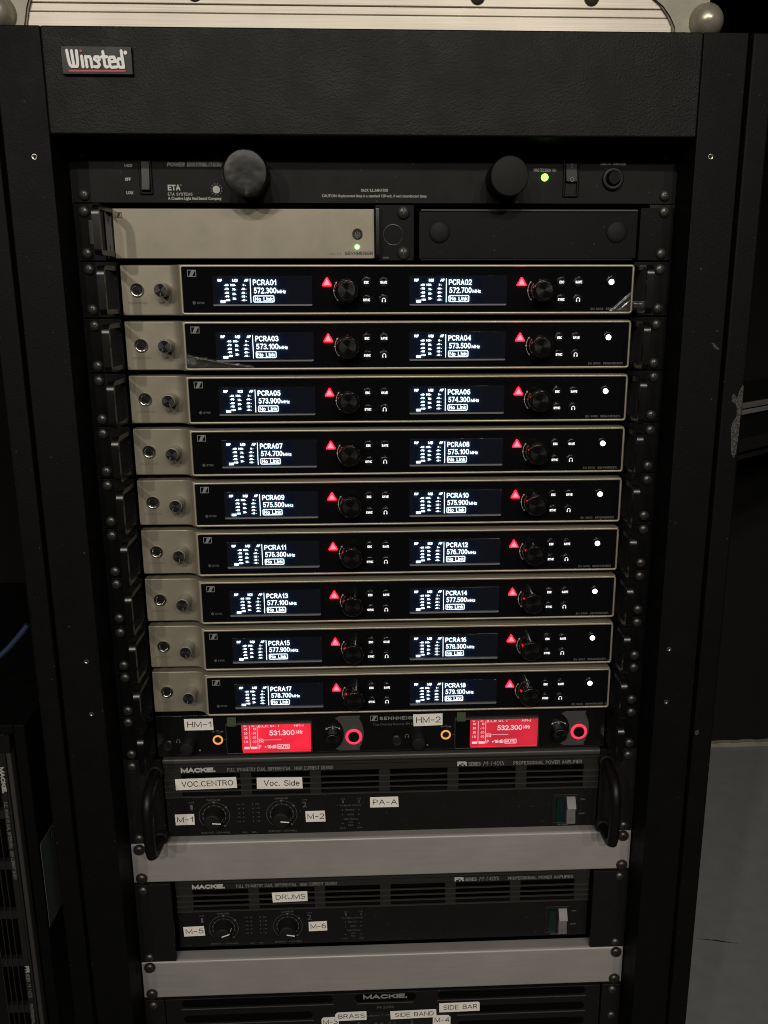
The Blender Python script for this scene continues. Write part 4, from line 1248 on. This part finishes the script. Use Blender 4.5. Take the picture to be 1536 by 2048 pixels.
def power_amp(label, knob_angles, handles, cz, cat_group, recess=4.0, lift=1.0):
    root = thing('power_amplifier', label, 'power amplifier', (0, 0, cz), cat_group)
    d = -ZA
    part('front_panel', lambda: MB().rr(-205.4, 206.0, -40.6, 1.4, -3.6, 6, r=.6, c=.5), 'amp_black', root, key='a_face')
    for s in (-1, 1):
        def e(s=s):
            a, b = sorted((s * 206.6, s * 241.2)); return MB().rr(a, b, -44.0, 44.0, -3.0, 0.4, r=.8, c=.5)
        part('rack_ear', e, 'amp_black', root, key=('a_ear', s))
    part('chassis', lambda: MB().box(-205, 205, 28, 380, -43, 43), 'ear_black', root, key='a_chassis')
    # ventilated upper strip
    part('vent_backing', lambda: MB().box(-204.8, 205.4, 26, 27, -42.8, 42.8), 'vent_black', root, key='a_vback')
    st = part('brand_strip', lambda: MB().prism_x([(4, 36.5), (-4.4, 36.5), (-5.8, 36.0), (-5.8, 27.4), (-5.0, 26.6), (4, 26.6)], -205.4, 206.0), 'strip_grey', root, key='a_strip')
    part('top_lip', lambda: MB().prism_x([(4, 42.4), (-4.2, 42.4), (-5.6, 41.4), (-5.8, 39.6), (-5.4, 37.6), (-4.4, 37.0), (4, 37.0)], -205.4, 206.0), 'amp_grey', root, key='a_lip')
    part('strip_groove', lambda: MB().box(-205.0, 205.6, -5.95, -5.0, 33.6, 33.9), 'vent_black', root, key='a_groove')
    for z in (20.4, 14.0, 8.2, 2.2):
        part('ridge', lambda: MB().prism_x([(-4.0, .60), (-5.2, .60), (-5.8, .30), (-5.9, -.15), (-5.2, -.50), (-4.0, -.50)], -205.4, 206.0), 'ridge_grey', root, (0, 0, z), key='a_ridge')
    xs = [-205.4] + [v for i in range(6) for v in (-189.2 + i * 65.2, -134.8 + i * 65.2)] + [206.0]
    for i in range(0, len(xs), 2):
        a, b = xs[i] + .2, xs[i + 1] - .2
        part('vent_web', MB().box(a, b, -4.3, 3, 1.9, 26.4), 'web_grey', root, key=('a_web', i))
    # printing on the strip
    def t1():
        mb = MB(); y = -5.95
        mb.pen("MACKIE.", -189.1, -157.0, -549.4 + d, -544.5 + d, y, .30, .22)
        return mb
    part('lettering', t1, 'print_white', root, key='a_t1')
    part('lettering', lambda: MB().pen("FR", 70.0, 79.4, -549.4 + d, -544.6 + d, -5.95, .30, .24), 'print_white', root, key='a_tfr')
    def t2():
        mb = MB(); y = -5.95
        mb.pen("FULL SYMMETRY DUAL DIFFERENTIAL  HIGH CURRENT DESIGN", -146.0, -47.1, -549.2 + d, -545.6 + d, y, .12, .30)
        return mb
    part('lettering', t2, 'print_grey', root, key='a_t2')
    part('lettering', lambda: MB().pen("SERIES", 80.6, 92.2, -549.4 + d, -545.4 + d, -5.95, .17, .28), 'print_grey', root, key='a_t2b')
    part('lettering', lambda: MB().text("M\u00b71400i", 95.0, 114.3, -549.6 + d, -545.0 + d, -5.95, -.01, .15), 'print_grey', root, key='a_t2c')
    part('lettering', lambda: MB().pen("PROFESSIONAL POWER AMPLIFIER", 123.4, 189.0, -549.4 + d, -545.8 + d, -5.95, .15, .32), 'print_grey', root, key='a_t2d')
    # gain controls
    for i, kx in enumerate((-161.0, -97.2)):
        def sc():
            mb = MB(); y = -3.8
            mb.arcline(0, 0, 14.4, .3, -52, 232, y, 40)
            mb.arcline(0, 0, 10.9, .25, -40, 220, y, 34)
            for a in range(-40, 221, 26):
                mb.disc(10.9 * cos(radians(a)), 10.9 * sin(radians(a)), .6, y - .02, 8)
            for a in (90, 38, -50):
                mb.disc(14.4 * cos(radians(a)), 14.4 * sin(radians(a)), 1.1, y - .03, 12)
            mb.text("GAIN/dB", -6.2, 6.2, 16.0, 18.0, y, .0)
            mb.text("SENSITIVITY  1.23V(+4dBu)", -13.4, 13.6, -19.0, -17.2, y, .0)
            return mb
        part('dial_scale', sc, 'print_dim', root, (kx, 0, -597.0 + d), key='a_scale')
        kb = part('gain_knob', gain_knob_mb, 'rubber_black', root, (kx, -3.6, -597.2 + d), key='a_knob')
        part('pointer', pointer_mb, 'badge_white', kb, key='a_ptr', rot=(0, radians(-knob_angles[i]), 0))
    def t3():
        mb = MB(); y = -3.8
        for x, n in ((-182.0, "1"), (-75.4, "2")):
            mb.text("CH", x - 2.4, x + 2.4, -583.0 + d, -581.4 + d, y)
            mb.text(n, x - (1.1 if n == "1" else 2.1), x + (1.1 if n == "1" else 2.1), -590.2 + d, -584.6 + d, y, .0)
        for i in range(5):
            z = -585.4 - i * 4.6
            for xa, xb in ((-139.6, -136.4), (-121.6, -118.0)):
                mb.text(("OL", "-3", "-6", "-9", "-20")[i], xa, xb, z - .6 + d, z + .7 + d, y, .0)
        mb.text("SIG", -135.4, -131.4, -616.4 + d, -614.9 + d, y); mb.text("SIG", -126.2, -122.2, -616.4 + d, -614.9 + d, y)
        mb.text("CH", -40.8, -37.2, -583.2 + d, -581.8 + d, y); mb.text("1", -39.4, -38.2, -586.8 + d, -584.2 + d, y)
        mb.text("CH", -25.4, -21.8, -583.2 + d, -581.8 + d, y); mb.text("2", -24.6, -22.6, -586.8 + d, -584.2 + d, y)
        mb.text("INTERNAL STATUS", -41.6, -22.0, -590.4 + d, -588.8 + d, y)
        mb.text("PROTECT", -36.6, -27.0, -595.2 + d, -593.6 + d, y)
        mb.text("SHORT", -34.6, -28.4, -600.2 + d, -598.6 + d, y)
        mb.text("TEMP STATUS", -38.6, -24.6, -605.2 + d, -603.6 + d, y)
        mb.text("CH", -33.6, -29.8, -608.6 + d, -607.2 + d, y); mb.text("1&2", -33.9, -29.5, -611.6 + d, -610.0 + d, y)
        mb.text("COLD", -42.8, -37.0, -614.6 + d, -613.2 + d, y); mb.text("HOT", -25.4, -20.8, -614.6 + d, -613.2 + d, y)
        mb.text("ON", 190.0, 194.6, -590.4 + d, -588.6 + d, y, .02); mb.text("OFF", 188.8, 194.8, -606.0 + d, -604.2 + d, y, .02)
        mb.text("POWER", 169.0, 179.6, -617.4 + d, -615.6 + d, y, .01)
        return mb
    part('lettering', t3, 'print_dim', root, key='a_t3')['kind'] = 'stuff'
    def leds():
        mb = MB()
        for x in (-133.4, -124.4):
            for i in range(5): mb.lathe([(.55, -3.5), (.5, -4.0), (.1, -4.1)], x, -585.4 - i * 4.6 + d, 8)
        for x in (-39.4, -23.8):
            for z in (-594.4, -599.4, -609.0): mb.lathe([(.55, -3.5), (.5, -4.0), (.1, -4.1)], x, z + d, 8)
        return mb
    part('indicator_lights', leds, 'print_dim', root, key='a_leds')['kind'] = 'stuff'
    # power switch
    hs = part('switch_housing', lambda: MB().frame(162.4, 188.0, -615.0 + d, -583.4 + d, 1.4, -4.6, -3.5, r=.8, c=.3), 'recess_black', root, key='a_swh')
    part('switch_well', lambda: MB().rect(163.6, 186.8, -614.0 + d, -584.4 + d, -3.75), 'recess_black', hs, key='a_sww')
    part('pilot_lens', lambda: MB().prism_x([(-3.6, -613 + d), (-5.2, -613 + d), (-7.4, -588.4 + d), (-6.8, -586.4 + d), (-3.6, -586.4 + d)], 166.4, 173.4), 'lens_green', hs, key='a_lens')
    rk = part('rocker', lambda: MB().prism_x([(-3.6, -612.6 + d), (-9.4, -612.2 + d), (-7.6, -598.4 + d), (-11.2, -595.4 + d), (-5.2, -586.2 + d), (-3.6, -586.0 + d)], 176.2, 184.6), 'switch_white', hs, key='a_rk')
    def om():
        mb = MB(); mb.ring(180.4, -608.0 + d, 1.2, 1.7, -9.3, -9.0, 16, .05); return mb
    part('off_mark', om, 'print_dim', rk, key='a_om')
    # the body sits a little behind its rack ears
    for ch in root.children:
        if not ch.name.startswith('rack_ear'):
            ch.location.y += recess * S
            ch.location.z += lift * S
    if handles:
        for s in (-1, 1):
            part('handle', amp_handle_mb, 'grip_black', root, (s * 211.0, -3, 0), key='a_handle')
            for z in (33.5, -36.0):
                part('handle_base', lambda: MB().lathe([(7.2, 0), (7.0, -4.5), (6.2, -5.6), (5.0, -6.0)], 0, 0, 20), 'rubber_black', root, (s * 211.0, -3, z), key='a_hbase')
    screws(root, [(s * SX, z) for s in (-1, 1) for z in (-38.1, 38.1)])
    return root

amp1 = power_amp('black two-unit amplifier with side handles, under the red-screened twin receiver', (-5, -6), True, ZA, 'power amplifiers with louvred upper strips')
amp2 = power_amp('black two-unit amplifier without handles, between the two plain grey panels', (20, -11), False, ZA - 3 * U, 'power amplifiers with louvred upper strips', 15.0, 0.0)
d = -ZA
random.seed(21)
sticker(amp1, "VOC.CENTRO", -194.9, -137.7, -565.9 + d, -554.2 + d, -2.0, .012)
sticker(amp1, "Voc. Side", -119.2, -76.2, -567.4 + d, -555.4 + d, -2.0, -.02, tx=(-112.6, -79.0))
sticker(amp1, "M-1", -198.1, -180.0, -604.9 + d, -593.3 + d, 0.2, .0)
sticker(amp1, "M-2", -74.8, -55.8, -605.1 + d, -593.4 + d, 0.2, .0)
sticker(amp1, "PA-A", -13.0, 14.4, -591.4 + d, -580.2 + d, 0.2, -.005)
d2 = -(ZA - 3 * U)
sticker(amp2, "DRUMS", -111.2, -76.4, -700.2 + d2, -688.8 + d2, 9.0, .012)
sticker(amp2, "M-5", -201.0, -179.9, -738.4 + d2, -727.2 + d2, 11.2, .02)
sticker(amp2, "M-6", -76.3, -57.9, -737.0 + d2, -725.8 + d2, 11.2, .01)

# ------------------------------------------------------------------ units 14 and 17: plain grey panels
def blank(k, label):
    root = thing('blank_panel', label, 'blank panel', (0, 0, zu(k)), 'plain grey blanking panels')
    def f():
        z = 21.6
        return MB().prism_x([(12, z), (1.6, z), (-.2, z - .3), (-1.5, z - 1.4), (-1.8, z - 2.6), (-1.8, -z + 2.2), (-1.5, -z + 1.0), (-.2, -z), (12, -z), (12, -z + 1.2), (.4, -z + 1.2), (0, -z + 2), (0, z - 2.6), (.6, z - 1.4), (12, z - 1.2)], -241.0, 241.0)
    part('plate', f, 'blank_grey', root, key='b_plate')
    screws(root, [(s * (SX + 1), z) for s in (-1, 1) for z in (-15.9, 15.9)], -1.8, True)
    return root
blank(14, 'plain grey blanking panel between the two black amplifiers')
blank(17, 'plain grey blanking panel, lowest one, above the slotted amplifier')

# ------------------------------------------------------------------ units 18-20: slotted amplifier at the bottom of the picture
ma = thing('slotted_amplifier', 'black slotted amplifier with many white stickers at the bottom of the rack', 'power amplifier', (0, 0, -800.1 - 66.7))
D = 866.8
mb = MB()
part('front_panel', MB().rr(-221.0, 220.0, -66, 66, -3.0, 5, r=.8, c=.5), 'amp_black', ma)
for s in (-1, 1):
    a, b = sorted((s * 221.6, s * 241.2))
    part('rack_ear', MB().rr(a, b, -66, 66, -3.0, .4, r=.8, c=.5), 'amp_black', ma)
part('chassis', MB().box(-220, 219, 6, 380, -65, 65), 'ear_black', ma)
for i in range(6):
    z = -806.2 + D - i * 18.6
    spans = [(-204.2, -53.4), (53.2, 204.2)] if i == 0 else [(-203.4, -74.0), (74.0, 204.2)]
    for a, b in spans:
        part('vent_slot', MB().rr(a, b, z - 4.3, z + 4.3, -3.12, -2.9, r=4.2, c=.05, n=8), 'vent_black', ma)
        part('slot_lip', MB().rr(a - 1, b + 1, z - 6.9, z - 6.1, -3.9, -2.9, r=.4, c=.2), 'amp_grey', ma)
part('name_recess', MB().rr(-31, 31, -811.4 + D, -802.0 + D, -3.12, -2.9, r=4.5, c=.05, n=8), 'vent_black', ma)
part('slot_lip', MB().rr(-29, 29, -813.6 + D, -812.9 + D, -3.8, -2.9, r=.3, c=.15), 'amp_grey', ma)
part('control_recess', MB().rr(-62, 62, -905 + D, -824.4 + D, -3.12, -2.9, r=7, c=.05, n=8), 'recess_black', ma)
mb = MB()
mb.pen("MACKIE.", -22.7, 22.2, -808.0 + D, -802.6 + D, -3.3, .30, .22)
part('lettering', mb, 'print_grey', ma)
mb = MB(); y = -3.3
mb.text("M\u00b72000", -8.7, 8.8, -820.0 + D, -817.0 + D, y, .0)
mb.text("HIGH EFFICIENCY POWER AMPLIFIER", -42, 42, -829.2 + D, -827.4 + D, y, .0)
mb.text("1", -28.4, -26.9, -840.6 + D, -836.0 + D, y)
mb.text("2", 25.2, 28.4, -840.6 + D, -836.0 + D, y)
for x in (-10, -4, 4, 9): mb.text("dB", x - 1.4, x + 1.4, -838.8 + D, -837.2 + D, y)
part('lettering', mb, 'print_dim', ma)
random.seed(9)
sticker(ma, "M-3", -65.2, -47.9, -839.8 + D, -828.2 + D, -3.3, .02, clip=-2.0)
sticker(ma, "BRASS", -51.3, -19.5, -832.6 + D, -822.2 + D, -3.75, .012, clip=-2.5)
sticker(ma, "M-4", 48.2, 66.4, -842.4 + D, -830.6 + D, -3.3, -.01, clip=2.4)
sticker(ma, "SIDE BAND", 4.7, 52.0, -832.7 + D, -822.8 + D, -3.75, .015)
sticker(ma, "SIDE BAR", 54.6, 96.0, -826.0 + D, -815.0 + D, -4.2, .01, clip=1.5)
screws(ma, [(s * SX, z) for s in (-1, 1) for z in (60.3, 28.6, -28, -60)])

# ------------------------------------------------------------------ what stands beside the cabinet
lr = thing('amplifier_case', 'low black case with an amplifier mounted sideways, left of the cabinet', 'equipment case', (-490, 135, -1050))
Z0 = 1050
part('side_wall', edge_box(93, 105, -6, 480, 0, 486, 1.5), 'case_black', lr)
part('side_wall', edge_box(-320, -308, -6, 480, 0, 486, 1.5), 'case_black', lr)
part('top_board', edge_box(-307, 92, -4, 480, 474, 485, 1.5), 'case_black', lr)
part('base_board', edge_box(-307, 92, -4, 480, 2, 14, 1.5), 'case_black', lr)
part('back_board', MB().box(-307, 92, 470, 478, 15, 473), 'case_black', lr)
side = power_amp('black amplifier mounted on its side in the low case left of the cabinet', (0, 0), False, ZA, None)
side.location = (-449.5 * S, 138 * S, -807 * S)
side.rotation_euler = (0, radians(90), 0)
card = thing('hanging_card', 'grey-green card with a punched hole on the side of the low left case', 'card', (-383.4, 150, -765))
mb = MB()
def card_outline():
    pts = [(-21, -54), (21, -54), (21, 54), (-21, 54)]
    return pts
hole = arc_pts(9.5, 45, 2.6, 0, 360, 12)[:-1]
bm = bmesh.new()
ov = [bm.verts.new((0.4 * S, a * S, b * S)) for a, b in card_outline()]
hv = [bm.verts.new((0.4 * S, a * S, b * S)) for a, b in hole]
es = [bm.edges.new((ov[i], ov[(i + 1) % 4])) for i in range(4)] + [bm.edges.new((hv[i], hv[(i + 1) % 12])) for i in range(12)]
bmesh.ops.triangle_fill(bm, edges=es, use_beauty=True)
fs = [f for f in bm.faces]
ext = bmesh.ops.extrude_face_region(bm, geom=fs)
for v in [g for g in ext['geom'] if isinstance(g, bmesh.types.BMVert)]: v.co.x += 0.5 * S
bmesh.ops.recalc_face_normals(bm, faces=bm.faces)
me = bpy.data.meshes.new('card_sheet'); bm.to_mesh(me); bm.free(); me.materials.append(MATS['card_green'])
o = bpy.data.objects.new('card_sheet', me); COL.objects.link(o); o.parent = card

st = part('blue_strap', MB().tube([(-420, 120, -497), (-404, 122, -486), (-390, 124, -474), (-378, 126, -461), (-368, 128, -449)], 3.2, 10), 'strap_blue', None)
st['label'] = 'short blue strap slanting up behind the cabinet at the left edge'
st['category'] = 'strap'

tb = thing('side_table', 'black table with metal edge strips, partly hidden right of the cabinet', 'table', (760, 360, -1050))
# a top seen end-on, its long side running away to the right
ang = radians(40)
def tpart(name, mb, m):
    o = part(name, mb, m, tb, (-340, -65, 0)); o.rotation_euler = (0, 0, ang); return o
tpart('table_top', edge_box(0, 740, 4, 130, 786, 803, 2), 'table_black')
tpart('edge_strip', edge_box(0, 740, 0, 3.4, 795, 802, .8), 'table_trim')
tpart('edge_strip', edge_box(0, 740, 1.6, 3.8, 787, 793, .6), 'lip_grey')
tpart('apron', edge_box(4, 736, 8, 24, 742, 785, 1), 'table_black')
tpart('lower_strip', edge_box(2, 738, 3, 7.6, 738, 754, .8), 'switch_grey')
tpart('lower_strip', edge_box(2, 738, 1, 6.0, 729, 734, .8), 'switch_grey')
for x, y in ((690, 40), (690, 105), (640, 72)):
    tpart('table_leg', edge_box(x, x + 34, y - 17, y + 17, 0, 785, 1.5), 'table_black')

# ------------------------------------------------------------------ floor and wall
mb = MB().box(-4000, 4000, -6000, 905, -1060, -1050)
structure('floor', mb, 'floor_grey')
mb = MB().box(-4000, 4000, 906, 1000, -1060, 2600)
structure('wall', mb, 'wall_black')
mb = MB()
xs = [600 + i * 14 for i in range(60)]
top = [(x, -1041 + random.uniform(-1.2, 1.2) + (x - 600) * .004) for x in xs]
mb.prism([(xs[0], -1049.6), (xs[-1], -1049.6)] + top[::-1], 893, 905.5)
structure('wall_skirting', mb, 'skirting_pale')
mb = MB()
mb.add([(466, 344, -1049.6), (500, 336.0, -1049.6), (530, 329.2, -1049.6), (500, 338.4, -1049.6)], [(0, 1, 2, 3)])
structure('floor_crack', mb, 'recess_black')
